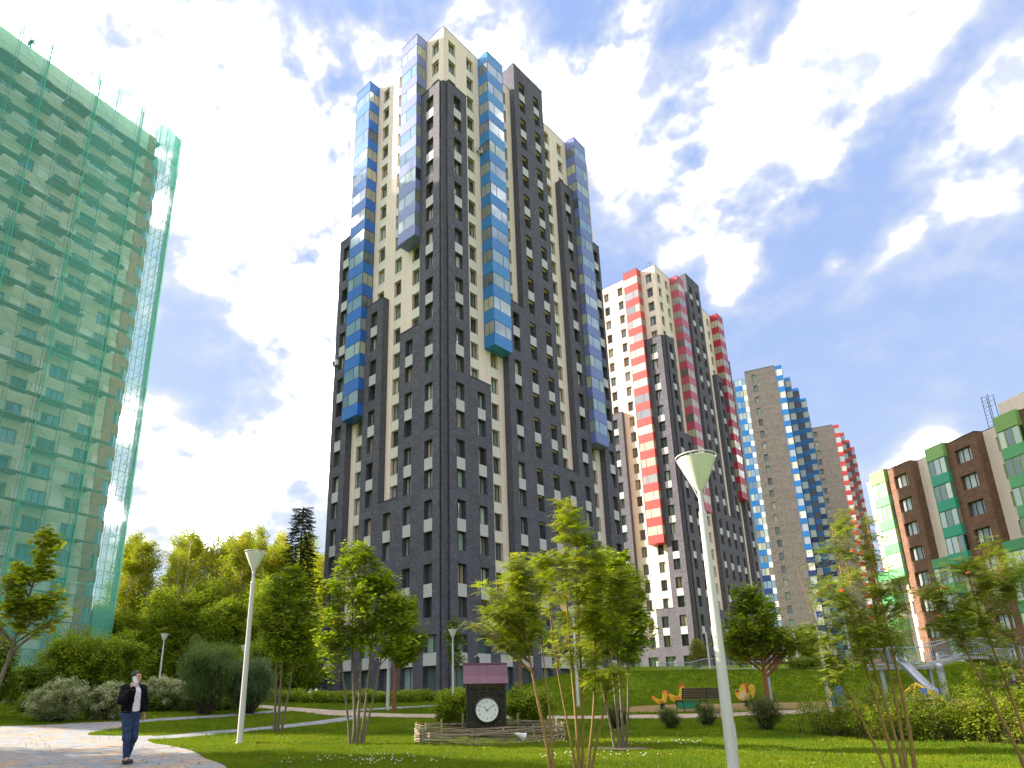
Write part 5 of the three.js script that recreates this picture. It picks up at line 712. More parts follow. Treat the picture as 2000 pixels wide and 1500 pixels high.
woodSpots.forEach(([x, z, h, k], i) => tree(k === 2 ? 'understorey_tree' : 'birch_tree', k === 2 ? `low green tree at the foot of the wood, ${nth[rank[i]]} from the left` : k === 1 ? `thin-leaved birch with bare white branches in the wood, ${nth[rank[i]]} from the left` : `yellow-green birch in the wood behind the man, ${nth[rank[i]]} from the left`, 'tree', gp(x, z), { stems: [[rr(-0.6, 0.6), 0, h, k === 2 ? 0.12 : 0.17], ...(k === 1 ? [[rr(-1.6, 1.6), 0.4, h * 0.9, 0.1]] : [])], crown: k === 2 ? [[0, h * 0.52, 0, 3.6, h * 0.45, 3.0, 1]] : [[0, h * 0.64, 0, 3.7, h * 0.27, 3.2, 1.4], [rr(-1.5, 1.5), h * 0.4, 0, 3.6, h * 0.22, 3.2, 1], [rr(-0.8, 0.8), h * 0.88, 0, 2.1, h * 0.11, 2.0, 0.35]], tips: k === 1 ? 130 : 230, per: k === 1 ? 4 : 10, leaf: FAR, bark: k === 2 ? BARK.dark : BARK.birch, tint: k === 2 ? MG : BIRCH, size: 1.15, spread: 0.5, arch: 0.14, rise: 1.1, twig: 2 }, 'trees of the wood'));
{ // spruce
  const s = thing('spruce_tree', 'dark pointed spruce rising above the birches left of the tower', 'tree', gp(-18.2, -66)), h = 19.4; new MB().tube([V(0, -0.1, 0), V(0.1, h * 0.5, 0), V(0, h, 0)], [0.24, 0.14, 0.02], 8).build('trunk', BARK.dark, s);
  const br = new MB(), sp = []; for (let y = 2; y < h - 0.3; y += 0.34) { const L = 0.25 + 2.7 * Math.pow(1 - y / h, 0.85), n = 7; for (let i = 0; i < n; i++) { const a = i / n * 6.28 + y * 2.4 + rr(-0.25, 0.25), l = L * rr(0.75, 1.15), tip = V(Math.cos(a) * l, y - l * 0.18 + 0.1, Math.sin(a) * l); br.tube([V(0, y, 0), V(Math.cos(a) * l * 0.5, y - l * 0.14, Math.sin(a) * l * 0.5), tip], [0.03, 0.02, 0.008], 4); for (let q = 0; q < 4; q++) { const t = 0.3 + 0.7 * q / 4; sp.push([V(Math.cos(a) * l * t, y - l * 0.18 * t, Math.sin(a) * l * t), rr(1.1, 1.7), -a + rr(-0.5, 0.5), rr(-0.1, 0.1)]); } } }
  br.build('branches', BARK.dark, s).userData.kind = 'stuff'; foliage(s, 'crown', NEEDLE, sp, tintOf([0.018, 0.034, 0.006], [0.035, 0.055, 0.008], 0));
}
// trees standing outside the picture on the left; their shade lies over the lawn and the man
[[-23, 2, 16], [-25, -3, 16.5], [-22.5, -7.5, 15.5], [-25.5, -11.5, 16.5], [-23.5, -15.5, 15.5], [-26.5, -19.5, 16]].forEach(([x, z, h], i) => tree('lime_tree', `tall lime outside the picture on the left, ${nth[i]} from behind the camera`, 'tree', gp(x, z), { stems: [[0.2, 0, h, 0.24]], crown: [[0, h * 0.6, 0, 3.3, h * 0.38, 3.0, 1]], tips: 190, per: 6, leaf: FAR, bark: BARK.dark, tint: MG, size: 1.0, spread: 0.6, rise: 1, twig: 2 }, 'limes beside the lawn'));

// ---- shrubs and hedges
function shrub(name, label, pos, R, o) { // R = [rx, h, rz]
  const t = thing(name, label, o.category ?? 'shrub', pos, o.group), br = new MB(), spots = [];
  for (let i = 0; i < o.tips; i++) { const a = rr(0, 6.28), q = Math.sqrt(rnd()), up = o.up ? 0.35 + 0.65 * rnd() : Math.pow(rnd(), 0.6), rad = o.ball ? Math.sqrt(Math.max(0.05, 1 - Math.pow((up - 0.45) / 0.58, 2))) : 0.55 + 0.45 * Math.sin(up * 2.6), f = 0.9 + 0.22 * noise.noise(a * 1.2, up * 2.5, R[0] * 3 + pos[0]), tip = V(Math.cos(a) * R[0] * q * rad * f, R[1] * up * f, Math.sin(a) * R[2] * q * rad * f), b = V(tip.x * 0.25, 0, tip.z * 0.25), cv = new THREE.QuadraticBezierCurve3(b, V(tip.x * 0.55, tip.y * 0.65, tip.z * 0.55), tip), pts = cv.getPoints(4); if (i % (o.every ?? 1) === 0) br.tube(pts, pts.map((_, j) => o.r0 * (1 - 0.7 * j / 4)), 4); for (let k = 0; k < o.per; k++) { const s = o.from + (1 - o.from) * Math.sqrt(rnd()), p = cv.getPoint(s); p.add(V(rr(-1, 1), rr(-1, 1), rr(-1, 1)).multiplyScalar(o.spread)); spots.push([p, o.size * rr(0.75, 1.2)]); } }
  br.build('stems', o.bark ?? BARK.dark, t).userData.kind = 'stuff'; foliage(t, 'leaves', o.leaf, spots, o.tint); return t;
}
const VAR = () => (rnd() < 0.55 ? lin(0.6, 0.6, 0.34) : lin(0.26, 0.32, 0.09)).multiplyScalar(rr(0.8, 1.15));
const vg = { tips: 300, per: 7, from: 0.55, spread: 0.09, size: 1.15, leaf: SMALL, tint: VAR, r0: 0.012, ball: true, every: 4, group: 'cream-edged shrubs' };
shrub('variegated_shrub', 'large round cream-edged shrub near the left picture edge', gp(-15.6, -25.4), [1.25, 1.6, 1.1], vg);
shrub('variegated_shrub', 'round cream-edged shrub touching the larger one on its right', gp(-14.3, -26.4), [1.0, 1.5, 1.0], vg);
shrub('variegated_shrub', 'cream-edged shrub behind the man', gp(-14.6, -31.5), [1.7, 1.5, 1.1], vg);
const wil = { tips: 260, per: 8, from: 0.3, spread: 0.14, size: 1.7, leaf: LANCE, tint: tintOf([0.16, 0.21, 0.05], [0.24, 0.29, 0.07], 0), r0: 0.018, up: true, every: 3 };
shrub('willow_shrub', 'tall dense dark willow shrub right of the man', gp(-12.0, -30), [1.3, 3.2, 1.1], wil);
shrub('willow_shrub', 'lower grey-green willow shrub beside the tall one', gp(-10.5, -31), [1.25, 2.5, 1.1], { ...wil, tint: tintOf([0.15, 0.19, 0.07], [0.22, 0.26, 0.1], 0) });
const bushy = { tips: 240, per: 9, from: 0.35, spread: 0.2, size: 2.2, leaf: SMALL, tint: MG, r0: 0.02, up: true, every: 3 };
shrub('lilac_shrub', 'broad green shrub between the netted block and the man', gp(-20, -35), [3.2, 4.2, 2.2], { ...bushy, tips: 420 });
shrub('lilac_shrub', 'green shrub at the left edge below the netted block', gp(-18.9, -25.8), [1.1, 3.3, 1.1], { ...bushy, tint: DG });
shrub('lilac_shrub', 'dark low shrub beneath the netted block windows', gp(-21.5, -33), [1.6, 2.1, 1.3], { ...bushy, tint: DG });
shrub('lilac_shrub', 'broad green shrub in front of the wood left of the spruce', gp(-19, -52), [4.2, 4.4, 2.5], { ...bushy, tips: 420, size: 3, tint: DG });
shrub('lilac_shrub', 'green shrub in front of the wood below the spruce', gp(-14.5, -50), [3.4, 4.8, 2.5], { ...bushy, tips: 380, size: 3 });
shrub('lilac_shrub', 'shrub at the left foot of the tall tower', gp(-16.5, -57), [3.2, 5.0, 2.2], { ...bushy, tips: 380, size: 3, tint: DG });
shrub('spirea_shrub', 'leafy shrub pressed against the clock pillar on its left', gp(-0.75, -21.2), [0.8, 1.25, 0.7], { ...bushy, tips: 150, size: 1.3, spread: 0.1 });
shrub('spirea_shrub', 'leafy shrub pressed against the clock pillar on its right', gp(1.5, -21.4), [0.85, 1.3, 0.7], { ...bushy, tips: 150, size: 1.3, spread: 0.1 });
const bar = { tips: 60, per: 5, from: 0.3, spread: 0.05, size: 0.75, leaf: SMALL, tint: tintOf([0.12, 0.15, 0.03], [0.2, 0.2, 0.045], 0.2), r0: 0.009, up: true };
for (const [x, z, s, l] of [[4.1, -21.0, 0.9, 'low shrub between the soil ring maple and the path'], [5.6, -20.6, 0.72, 'sparse low shrub below the bench'], [7.9, -19.4, 1.15, 'largest of the low dark shrubs right of the white lamp'], [10.0, -20.3, 0.6, 'smallest bare shrub at the right of the lawn'], [6.9, -21.4, 0.8, 'low shrub hidden by the white lamp pole'], [11.6, -20.4, 0.9, 'low shrub beside the left end of the right hedge']]) shrub('barberry_shrub', l, gp(x, z), [0.55 * s, 1.0 * s, 0.5 * s], { ...bar, tips: Math.round(70 * s), group: 'low shrubs of the lawn' });
const x0 = (v) => v;
function hedge(label, pts, w, h, o) { const t = thing('hedge', label, 'hedge', gp(...pts[0])), P = t.position, spots = [], br = new MB(), cv = new THREE.CatmullRomCurve3(pts.map(([x, z]) => V(x, 0, z))), L = cv.getLength(); for (let i = 0; i < L * o.dens; i++) { const c = cv.getPointAt(rnd()), tn = rr(-1, 1) * w / 2, hh = h * (0.9 + 0.25 * noise.noise(c.x * 1.1, 0.4, c.z * 1.1) + (o.loose ?? 0.15) * noise.noise(x0(c.x) * 3.4, tn * 2.2, c.z * 3.4)) * (1 - 0.25 * Math.pow(Math.abs(tn) / (w / 2), 3)), y = hh * Math.pow(rnd(), 0.55), x = c.x + tn * 0.3, z = c.z + tn; const p = V(x - P.x, groundH(x, z) + y - P.y, z - P.z); if (i % 6 === 0) br.tube([V(p.x * 1, p.y - y, p.z), p], [0.01, 0.004], 4); spots.push([p, o.size * rr(0.75, 1.2)]); } br.build('stems', BARK.dark, t).userData.kind = 'stuff'; foliage(t, 'leaves', SMALL, spots, o.tint); }
hedge('loose leafy hedge along the right lower picture edge', [[8.5, -17.3], [10.2, -16.4], [11.2, -14.8], [11.5, -12]], 2.6, 1.0, { dens: 520, size: 1.0, tint: RG, loose: 0.9 });
hedge('low clipped hedge before the ground floor of the tall tower', [[-13.5, -42.5], [-9, -43], [-4.6, -43.8], [-1.2, -44.4]], 1.5, 0.85, { dens: 190, size: 2.0, tint: MG });
hedge('dark hedge at the left below the cream-edged shrubs', [[-20, -30], [-16, -30.5], [-11, -34]], 1.4, 0.75, { dens: 170, size: 2.0, tint: DG });
hedge('dark planting along the crest of the right bank', [[24.5, -53.2], [26.5, -53], [28, -52.6]], 1.8, 0.9, { dens: 120, size: 2.4, tint: DG });

// ---- turf: tufts of blades on the near lawn, clover heads
{
  const blades = []; for (let i = 0; i < 9; i++) { const y = rr(0, 6.28), d = dirOf(y, rr(0.75, 1.35)); blades.push([V(rr(-0.045, 0.045), 0, rr(-0.045, 0.045)), d, V(-Math.sin(y), 0, Math.cos(y)), rr(0.045, 0.085), 0.0075]); }
  const g = leafGeo(blades), N = 230000, im = new THREE.InstancedMesh(g, leafMat, N), m4 = new THREE.Matrix4(), q = new THREE.Quaternion(), up = V(0, 1, 0); let k = 0, tries = 0;
  while (k < N && tries++ < N * 4) { const d = 8.0 * Math.pow(62 / 8.0, Math.pow(rnd(), 1.1)), s = rr(-0.8, 0.92), x = s * d, z = -d; if (onPaving(x, z)) continue; const sc = rr(0.7, 1.35) * (1 + 0.35 * noise.noise(x * 1.3, 2.2, z * 1.3)) * (0.8 + d * 0.022) * (d > 36 ? 1.25 : 1); im.setMatrixAt(k, m4.compose(V(x, groundH(x, z) + bumpy(x, z) - 0.004, z), q.setFromAxisAngle(up, rr(0, 6.28)), V(sc, sc, sc))); const n = noise.noise(x * 0.45, 7, z * 0.45), n3 = fbm(x * 1.7, 3, z * 1.7, 2), c = lin(0.162 + 0.07 * n + 0.05 * n3 + rr(-0.04, 0.055), 0.235 + 0.06 * n + 0.02 * n3 + rr(-0.04, 0.04), 0.003); im.setColorAt(k++, c); }
  im.count = k; im.name = 'grass'; im.receiveShadow = true; tag(im, 'short mown grass blades of the near lawn', 'grass'); im.userData.kind = 'stuff'; scene.add(im);
  const f = new THREE.InstancedMesh(new THREE.IcosahedronGeometry(0.011, 1), std({ color: lin(0.75, 0.74, 0.66) }), 260); let c = 0; for (const [cx, cz, r, n] of [[-2.6, -14.0, 1.3, 46], [-1.5, -13.4, 0.9, 18], [2.3, -13.6, 1.2, 30], [4.2, -16.2, 0.9, 30], [1.3, -17.2, 0.8, 30]]) for (let i = 0; i < n; i++) { const x = cx + rr(-r, r), z = cz + rr(-r, r) * 0.6; f.setMatrixAt(c++, m4.makeTranslation(x, groundH(x, z) + bumpy(x, z) + 0.075, z)); } f.count = c; f.name = 'clover_flowers'; tag(f, 'small white clover heads scattered in the near lawn', 'flowers'); f.userData.kind = 'stuff'; scene.add(f);
  const one = leafGeo([[V(0, 0, 0), V(1, 0.1, 0).normalize(), V(0, 0.1, 1).normalize(), 0.07, 0.07, 'maple']]), fl = new THREE.InstancedMesh(one, std({ color: lin(1, 1, 1), side: THREE.DoubleSide }), 320); let w = 0; for (let t = 0; t < 4000 && w < 320; t++) { const x = rr(-9, 8), z = rr(-21, -10); if (w % 3 === 0 ? !onPaving(x, z) : onPaving(x, z)) continue; fl.setMatrixAt(w, m4.compose(V(x, groundH(x, z) + bumpy(x, z) + (w % 3 ? 0.06 : 0.04), z), q.setFromAxisAngle(up, rr(0, 6.28)), V(1, 1, 1))); fl.setColorAt(w++, pick([lin(0.3, 0.2, 0.03), lin(0.12, 0.08, 0.03), lin(0.2, 0.2, 0.03)])); } fl.count = w; fl.name = 'fallen_leaves'; tag(fl, 'dry leaves lying on the lawn and plaza', 'leaves'); fl.userData.kind = 'stuff'; scene.add(fl);
}
// ------------------------------------------------------------------ people: bodies meshed from a smooth union of tapered bones
const capsule = (p, a, b, ra, rb) => { const ba = V().subVectors(b, a), pa = V().subVectors(p, a), h = clamp(pa.dot(ba) / ba.lengthSq()); return pa.addScaledVector(ba, -h).length() - (ra + (rb - ra) * h); };
const smin = (a, b, k) => { const h = Math.max(k - Math.abs(a - b), 0) / k; return Math.min(a, b) - h * h * k * 0.25; };
function surface(f, lo, hi, cell) { // naive surface nets
  const n = [0, 1, 2].map((i) => Math.ceil((hi[i] - lo[i]) / cell) + 1), S = new Float32Array(n[0] * n[1] * n[2]), I = (x, y, z) => (z * n[1] + y) * n[0] + x, p = V();
  for (let z = 0; z < n[2]; z++) for (let y = 0; y < n[1]; y++) for (let x = 0; x < n[0]; x++) S[I(x, y, z)] = f(p.set(lo[0] + x * cell, lo[1] + y * cell, lo[2] + z * cell));
  const id = new Int32Array(S.length).fill(-1), P = [], ix = [];
  for (let z = 0; z + 1 < n[2]; z++) for (let y = 0; y + 1 < n[1]; y++) for (let x = 0; x + 1 < n[0]; x++) { let c = 0, sx = 0, sy = 0, sz = 0, m = 0; const v = []; for (let q = 0; q < 8; q++) v.push(S[I(x + (q & 1), y + (q >> 1 & 1), z + (q >> 2))]); for (const q of v) if (q < 0) m++; if (m === 0 || m === 8) continue; for (let a = 0; a < 8; a++) for (const b of [1, 2, 4]) if (!(a & b)) { const e = a | b; if ((v[a] < 0) !== (v[e] < 0)) { const t = v[a] / (v[a] - v[e]); sx += (a & 1) + (b === 1 ? t : 0); sy += (a >> 1 & 1) + (b === 2 ? t : 0); sz += (a >> 2) + (b === 4 ? t : 0); c++; } } id[I(x, y, z)] = P.length / 3; P.push(lo[0] + (x + sx / c) * cell, lo[1] + (y + sy / c) * cell, lo[2] + (z + sz / c) * cell); }
  const face = (a, b, c, d, fl) => { if (a < 0 || b < 0 || c < 0 || d < 0) return; fl ? ix.push(a, b, c, a, c, d) : ix.push(a, c, b, a, d, c); };
  for (let z = 1; z + 1 < n[2]; z++) for (let y = 1; y + 1 < n[1]; y++) for (let x = 1; x + 1 < n[0]; x++) { const s = S[I(x, y, z)] < 0; if (s !== S[I(x + 1, y, z)] < 0) face(id[I(x, y - 1, z - 1)], id[I(x, y, z - 1)], id[I(x, y, z)], id[I(x, y - 1, z)], s); if (s !== S[I(x, y + 1, z)] < 0) face(id[I(x - 1, y, z - 1)], id[I(x - 1, y, z)], id[I(x, y, z)], id[I(x, y, z - 1)], s); if (s !== S[I(x, y, z + 1)] < 0) face(id[I(x - 1, y - 1, z)], id[I(x, y - 1, z)], id[I(x, y, z)], id[I(x - 1, y, z)], s); }
  const g = new THREE.BufferGeometry(); g.setAttribute('position', new THREE.Float32BufferAttribute(P, 3)); g.setAttribute('uv', new THREE.Float32BufferAttribute(new Float32Array(P.length / 3 * 2).map((_, i) => P[Math.floor(i / 2) * 3 + (i % 2)]), 2)); g.setIndex(ix); g.computeVertexNormals(); return g;
}
// bones: [from, to, r0, r1]
const bonesField = (B, k) => (p) => { let d = 9; for (const [a, b, r, s] of B) d = smin(d, capsule(p, a, b, r, s), k); return d; };
function handBones(w, d, palmN, curl, scale = 1) { // wrist, direction, palm normal; fingers curl towards the palm normal
  const s = V().crossVectors(d, palmN).normalize(), B = [], L = (x) => x * scale, knuckle = w.clone().addScaledVector(d, L(0.085));
  for (const o of [-0.026, -0.009, 0.009, 0.026]) B.push([w.clone().addScaledVector(s, L(o) * 0.6), knuckle.clone().addScaledVector(s, L(o)), L(0.014), L(0.0105)]);
  [[-0.028, 0.06], [-0.0095, 0.073], [0.0095, 0.078], [0.028, 0.068]].forEach(([o, l], i) => { let p = knuckle.clone().addScaledVector(s, L(o)), a = curl * 0.55; for (const q of [0.45, 0.3, 0.25]) { const dir = d.clone().multiplyScalar(Math.cos(a)).addScaledVector(palmN, Math.sin(a)).normalize(), e = p.clone().addScaledVector(dir, L(l * q)); B.push([p, e, L(0.0092), L(0.0078)]); p = e; a += curl * 0.5; } });
  let p = w.clone().addScaledVector(s, L(0.03)).addScaledVector(d, L(0.025)); for (const [q, a] of [[0.035, 0.2], [0.028, 0.55]]) { const dir = d.clone().multiplyScalar(0.75).addScaledVector(s, 0.65 - a * 0.4).addScaledVector(palmN, a * curl).normalize(), e = p.clone().addScaledVector(dir, L(q)); B.push([p, e, L(0.0115), L(0.009)]); p = e; }
  return B;
}
function headField(c, R) { // c centre of skull, R maps local (x left, y up, z forward) to world offsets
  const at = (x, y, z) => c.clone().add(V(x, y, z).applyMatrix3(R)); const inv = R.clone().invert();
  const ell = (p, o, r) => { const q = p.clone().sub(o).applyMatrix3(inv); const k = Math.hypot(q.x / r[0], q.y / r[1], q.z / r[2]); return (k - 1) * Math.min(...r); };
  return (p) => { let d = ell(p, at(0, 0.02, -0.012), [0.077, 0.098, 0.096]); d = smin(d, ell(p, at(0, -0.055, 0.02), [0.058, 0.07, 0.07]), 0.04); d = smin(d, capsule(p, at(0, 0.012, 0.083), at(0, -0.022, 0.104), 0.008, 0.0125), 0.018); d = smin(d, capsule(p, at(-0.018, -0.058, 0.086), at(0.018, -0.058, 0.086), 0.0085, 0.0085), 0.012); d = smin(d, ell(p, at(0, -0.1, 0.06), [0.03, 0.022, 0.026]), 0.03); d = smin(d, capsule(p, at(-0.035, 0.03, 0.078), at(0.035, 0.03, 0.078), 0.01, 0.01), 0.015); for (const s of [-1, 1]) { d = smin(d, ell(p, at(s * 0.079, -0.01, -0.008), [0.01, 0.03, 0.018]), 0.012); d = Math.max(d, -(capsule(p, at(s * 0.031, 0.008, 0.094), at(s * 0.031, 0.008, 0.1), 0.013, 0.013))); } return d; };
}
const yawM = (y, pitch = 0) => new THREE.Matrix3().setFromMatrix4(new THREE.Matrix4().makeRotationY(y).multiply(new THREE.Matrix4().makeRotationX(pitch)));
{
  // local frame: x to his left, z the way he walks
  const hip = 0.93, hl = V(0.085, hip, 0), hr = V(-0.085, hip, 0), kl = V(0.1, 0.5, 0.05), al = V(0.075, 0.085, -0.1), kr = V(-0.075, 0.5, 0.1), ar = V(-0.04, 0.085, 0.1);
  const ch = V(0, 1.3, 0.0), nb = V(0, 1.5, -0.02), nt = V(0.01, 1.58, 0.0), sl = V(0.185, 1.44, -0.02), sr = V(-0.185, 1.44, -0.02), el = V(0.285, 1.16, -0.05), wl = V(0.235, 0.955, 0.08), er = V(-0.29, 1.2, 0.14), wr = V(-0.135, 1.42, 0.21);
  const headC = V(0.012, 1.668, 0.018), headR = yawM(0.42, -0.05), HF = headField(headC, headR);
  const handR = handBones(wr, V(0.28, 0.92, -0.1).normalize(), V(0.55, -0.05, -0.82).normalize(), 0.75), handL = handBones(wl, V(-0.1, -0.9, 0.32).normalize(), V(-0.9, 0.1, 0.1).normalize(), 0.35);
  const legs = [[hl, kl, 0.092, 0.062], [kl, al, 0.06, 0.04], [hr, kr, 0.092, 0.062], [kr, ar, 0.06, 0.04]], feet = [[al, V(0.095, 0.03, 0.03), 0.04, 0.036], [ar, V(-0.02, 0.05, 0.24), 0.042, 0.036]];
  const trunk = [[V(0.05, 0.97, 0), V(0.07, 1.34, 0), 0.115, 0.12], [V(-0.05, 0.97, 0), V(-0.07, 1.34, 0), 0.115, 0.12], [V(-0.13, 1.41, -0.015), V(0.13, 1.41, -0.015), 0.078, 0.078], [nb, nt, 0.058, 0.054]];
  const arms = [[sl, el, 0.057, 0.043], [el, wl, 0.042, 0.029], [sr, er, 0.057, 0.043], [er, wr, 0.042, 0.029]];
  const bodyB = bonesField([...legs, ...feet, ...trunk, ...arms], 0.05), hands = bonesField([...handR, ...handL], 0.008);
  const man = thing('person', 'man in black jacket, white shirt and blue jeans talking on a phone on the plaza', 'person', gp(-7.09, -14.0)); man.position.y += 0.03; man.rotation.y = 0.95; const sc = 0.995; man.scale.set(sc, sc, sc);
  const skin = std({ color: lin(0.48, 0.25, 0.155), roughness: 0.55 });
  const skinF = (p) => smin(smin(bodyB(p), HF(p), 0.03), hands(p), 0.012);
  const gBody = surface(bodyB, [-0.42, -0.02, -0.26], [0.42, 1.62, 0.36], 0.018), gHead = surface((p) => smin(bodyB(p), HF(p), 0.03), [-0.13, 1.5, -0.14], [0.16, 1.8, 0.18], 0.006), gR = surface((p) => smin(capsule(p, er, wr, 0.042, 0.029), hands(p), 0.012), [-0.22, 1.38, 0.06], [-0.02, 1.64, 0.31], 0.0042), gL = surface((p) => smin(capsule(p, el, wl, 0.042, 0.029), hands(p), 0.012), [0.13, 0.74, 0.02], [0.3, 1.0, 0.22], 0.005);
  mesh('body', mergeGeometries([gBody, gHead, gR, gL]), skin, man);
  const fold = (p, a, s) => a * noise.noise(p.x * s, p.y * s * 1.6, p.z * s);
  // jeans
  const jf = bonesField([...legs, [V(0.06, 0.95, -0.005), V(-0.06, 0.95, -0.005), 0.118, 0.118]], 0.05);
  mesh('jeans', surface((p) => Math.max(jf(p) - 0.009 + fold(p, 0.011, 15), p.y - 1.02, 0.1 - p.y), [-0.3, 0.06, -0.25], [0.3, 1.06, 0.32], 0.012), std({ map: grain([20, 30, 56], [62, 82, 120], 256, 0.7, 4, 7), roughness: 0.9 }), man);
  mesh('belt', surface((p) => Math.max(jf(p) - 0.02, Math.abs(p.y - 1.0) - 0.018), [-0.3, 0.95, -0.25], [0.3, 1.05, 0.25], 0.009), std({ color: lin(0.02, 0.016, 0.012), roughness: 0.5 }), man);
  // shirt, open jacket, collar
  const tf = bonesField([...trunk.slice(0, 3)], 0.06);
  mesh('shirt', surface((p) => Math.max(tf(p) - 0.009 + fold(p, 0.004, 14), 0.99 - p.y, p.y - 1.5), [-0.3, 0.94, -0.22], [0.3, 1.54, 0.24], 0.013), std({ color: lin(0.74, 0.68, 0.72), roughness: 0.9 }), man);
  mesh('shirt_collar', surface((p) => Math.max(Math.abs(capsule(p, V(0, 1.46, -0.01), V(0.005, 1.56, 0), 0.078, 0.068)) - 0.006, 1.47 - p.y, p.y - 1.555), [-0.12, 1.44, -0.13], [0.12, 1.58, 0.12], 0.008), std({ color: lin(0.55, 0.6, 0.78), roughness: 0.9 }), man);
  const jk = bonesField([...trunk.slice(0, 3), ...arms.map(([a, b, r, s]) => [a, b, r, s])], 0.06);
  mesh('jacket', surface((p) => { let d = jk(p) - 0.027 + fold(p, 0.018, 12); d = Math.max(d, 0.975 + 0.02 * noise.noise(p.x * 5, 1, p.z * 5) - p.y * 1); d = Math.max(d, p.y - 1.53); const open = Math.max(Math.abs(p.x - 0.03) - (0.05 + 0.035 * clamp((1.45 - p.y) / 0.4)), 0.02 - p.z); d = Math.max(d, -open * 1); for (const w of [wl, wr]) d = Math.max(d, 0.045 - p.distanceTo(w)); return d; }, [-0.42, 0.92, -0.24], [0.42, 1.56, 0.34], 0.0125), new THREE.MeshPhysicalMaterial({ color: lin(0.006, 0.006, 0.007), roughness: 0.9, specularIntensity: 0.25 }), man);
  for (const [a, b, n] of [[al, V(0.1, 0.036, 0.06), 1], [ar, V(-0.015, 0.06, 0.27), -1]]) mesh('shoe', surface((p) => Math.max(smin(capsule(p, a.clone().add(V(0, -0.03, -0.03)), b, 0.048, 0.042), capsule(p, a, a.clone().add(V(0, -0.05, 0)), 0.05, 0.05), 0.03), 0.004 - p.y, p.y - 0.125), [-0.2, -0.02, -0.24], [0.2, 0.18, 0.36], 0.01), std({ color: lin(0.025, 0.024, 0.026), roughness: 0.4 }), man);
  const inv = headR.clone().invert();
  mesh('hair', surface((p) => { const q = p.clone().sub(headC).applyMatrix3(inv); const e = (Math.hypot(q.x / 0.088, (q.y - 0.028) / 0.105, (q.z + 0.018) / 0.104) - 1) * 0.088; const g = Math.min(0.066 - q.y, q.z - clamp(0.03 + q.y * 0.9, -0.035, 0.035)); return Math.max(e + 0.006 * noise.noise(p.x * 60, p.y * 60, p.z * 60), g, -0.08 - q.y); }, [-0.14, 1.55, -0.16], [0.17, 1.83, 0.18], 0.006), std({ color: lin(0.012, 0.009, 0.007), roughness: 0.6 }), man);
  for (const s of [-1, 1]) { const o = V(s * 0.031, 0.008, 0.076).applyMatrix3(headR).add(headC), e = mesh('eye', new THREE.SphereGeometry(0.0125, 12, 10), std({ color: lin(0.3, 0.27, 0.25), roughness: 0.2 }), man, [o.x, o.y, o.z]); const b = V(s * 0.032, 0.034, 0.084).applyMatrix3(headR).add(headC); const m = mesh('eyebrow', new THREE.SphereGeometry(0.016, 10, 6).scale(1, 0.32, 0.5), std({ color: lin(0.015, 0.01, 0.008) }), man, [b.x, b.y, b.z]); m.rotation.y = 0.62; }
  // the phone in his hand
  man.updateMatrixWorld(); const pw = V(-0.075, 1.605, 0.15).applyMatrix4(man.matrixWorld), ph = thing('mobile_phone', 'white mobile phone held to the ear of the man', 'phone', [pw.x, pw.y, pw.z]); ph.rotation.set(0.15, man.rotation.y - 0.75, 0.45); const sh = new THREE.Shape(); const w = 0.036, h = 0.074, r = 0.01; sh.moveTo(-w + r, -h); sh.lineTo(w - r, -h); sh.quadraticCurveTo(w, -h, w, -h + r); sh.lineTo(w, h - r); sh.quadraticCurveTo(w, h, w - r, h); sh.lineTo(-w + r, h); sh.quadraticCurveTo(-w, h, -w, h - r); sh.lineTo(-w, -h + r); sh.quadraticCurveTo(-w, -h, -w + r, -h); mesh('case', new THREE.ExtrudeGeometry(sh, { depth: 0.008, bevelEnabled: true, bevelSize: 0.002, bevelThickness: 0.002, bevelSegments: 2 }), M.white, ph); mesh('camera_lens', new THREE.CylinderGeometry(0.007, 0.007, 0.003, 12).rotateX(Math.PI / 2), M.rail, ph, [-0.02, 0.056, 0.0115]);
}
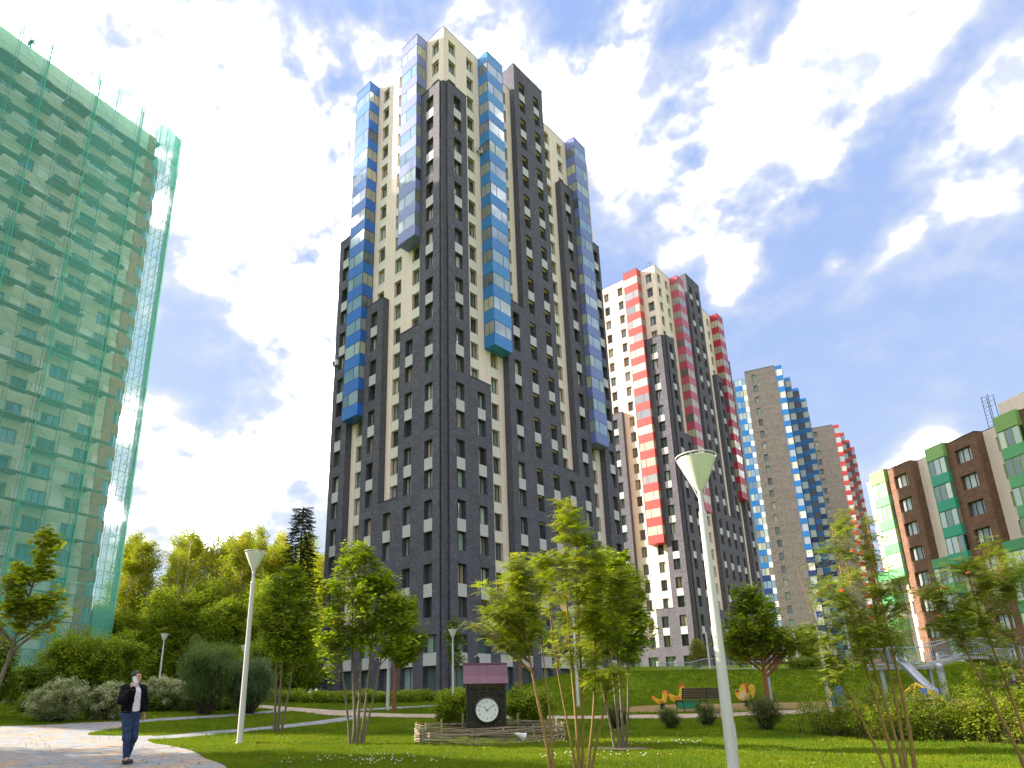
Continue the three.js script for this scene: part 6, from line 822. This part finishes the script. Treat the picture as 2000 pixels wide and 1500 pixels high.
{ // a worker on the roof edge of the netted block, bending over the net
  const F = frameOf([-44.4, -73.8], [0.53, -0.848], [0.848, 0.53], 0), p = F.pt(-16.4, 77.0, -0.25), m = thing('person', 'tiny roofer in dark top bending at the edge of the netted block roof', 'person', [p.x, p.y, p.z]); m.rotation.y = 1.4;
  const B = [[V(0.1, 0.9, 0), V(0.12, 0.48, 0.1), 0.09, 0.06], [V(0.12, 0.48, 0.1), V(0.12, 0.08, -0.05), 0.06, 0.045], [V(-0.1, 0.9, 0), V(-0.12, 0.48, 0.02), 0.09, 0.06], [V(-0.12, 0.48, 0.02), V(-0.12, 0.08, -0.15), 0.06, 0.045], [V(0.12, 0.06, -0.06), V(0.13, 0.04, 0.12), 0.045, 0.04], [V(-0.12, 0.06, -0.16), V(-0.13, 0.04, 0.02), 0.045, 0.04], [V(0.05, 0.95, 0), V(0.07, 1.2, 0.32), 0.12, 0.12], [V(-0.05, 0.95, 0), V(-0.07, 1.2, 0.32), 0.12, 0.12], [V(0.17, 1.22, 0.36), V(0.26, 0.98, 0.5), 0.055, 0.045], [V(0.26, 0.98, 0.5), V(0.2, 0.8, 0.68), 0.042, 0.03], [V(-0.17, 1.22, 0.36), V(-0.28, 1.0, 0.5), 0.055, 0.045], [V(-0.28, 1.0, 0.5), V(-0.22, 0.82, 0.68), 0.042, 0.03], [V(0, 1.24, 0.38), V(0, 1.32, 0.5), 0.055, 0.05]];
  const f = bonesField(B, 0.05), HF = headField(V(0, 1.38, 0.56), yawM(0, 0.4));
  mesh('body', surface((p) => smin(f(p), HF(p), 0.03), [-0.4, -0.02, -0.3], [0.4, 1.55, 0.8], 0.02), std({ color: lin(0.45, 0.24, 0.16) }), m);
  mesh('work_jacket', surface((p) => Math.max(f(p) - 0.02, 0.93 - p.y - p.z * 0.2, p.y - 1.31), [-0.4, 0.7, -0.2], [0.4, 1.5, 0.62], 0.022), std({ color: lin(0.03, 0.015, 0.02) }), m);
  mesh('work_trousers', surface((p) => Math.max(f(p) - 0.018, p.y - 1.0, 0.09 - p.y, p.z - 0.3), [-0.35, 0.05, -0.3], [0.35, 1.05, 0.32], 0.022), std({ color: lin(0.08, 0.16, 0.2) }), m);
}
renderer.render(scene, camera);
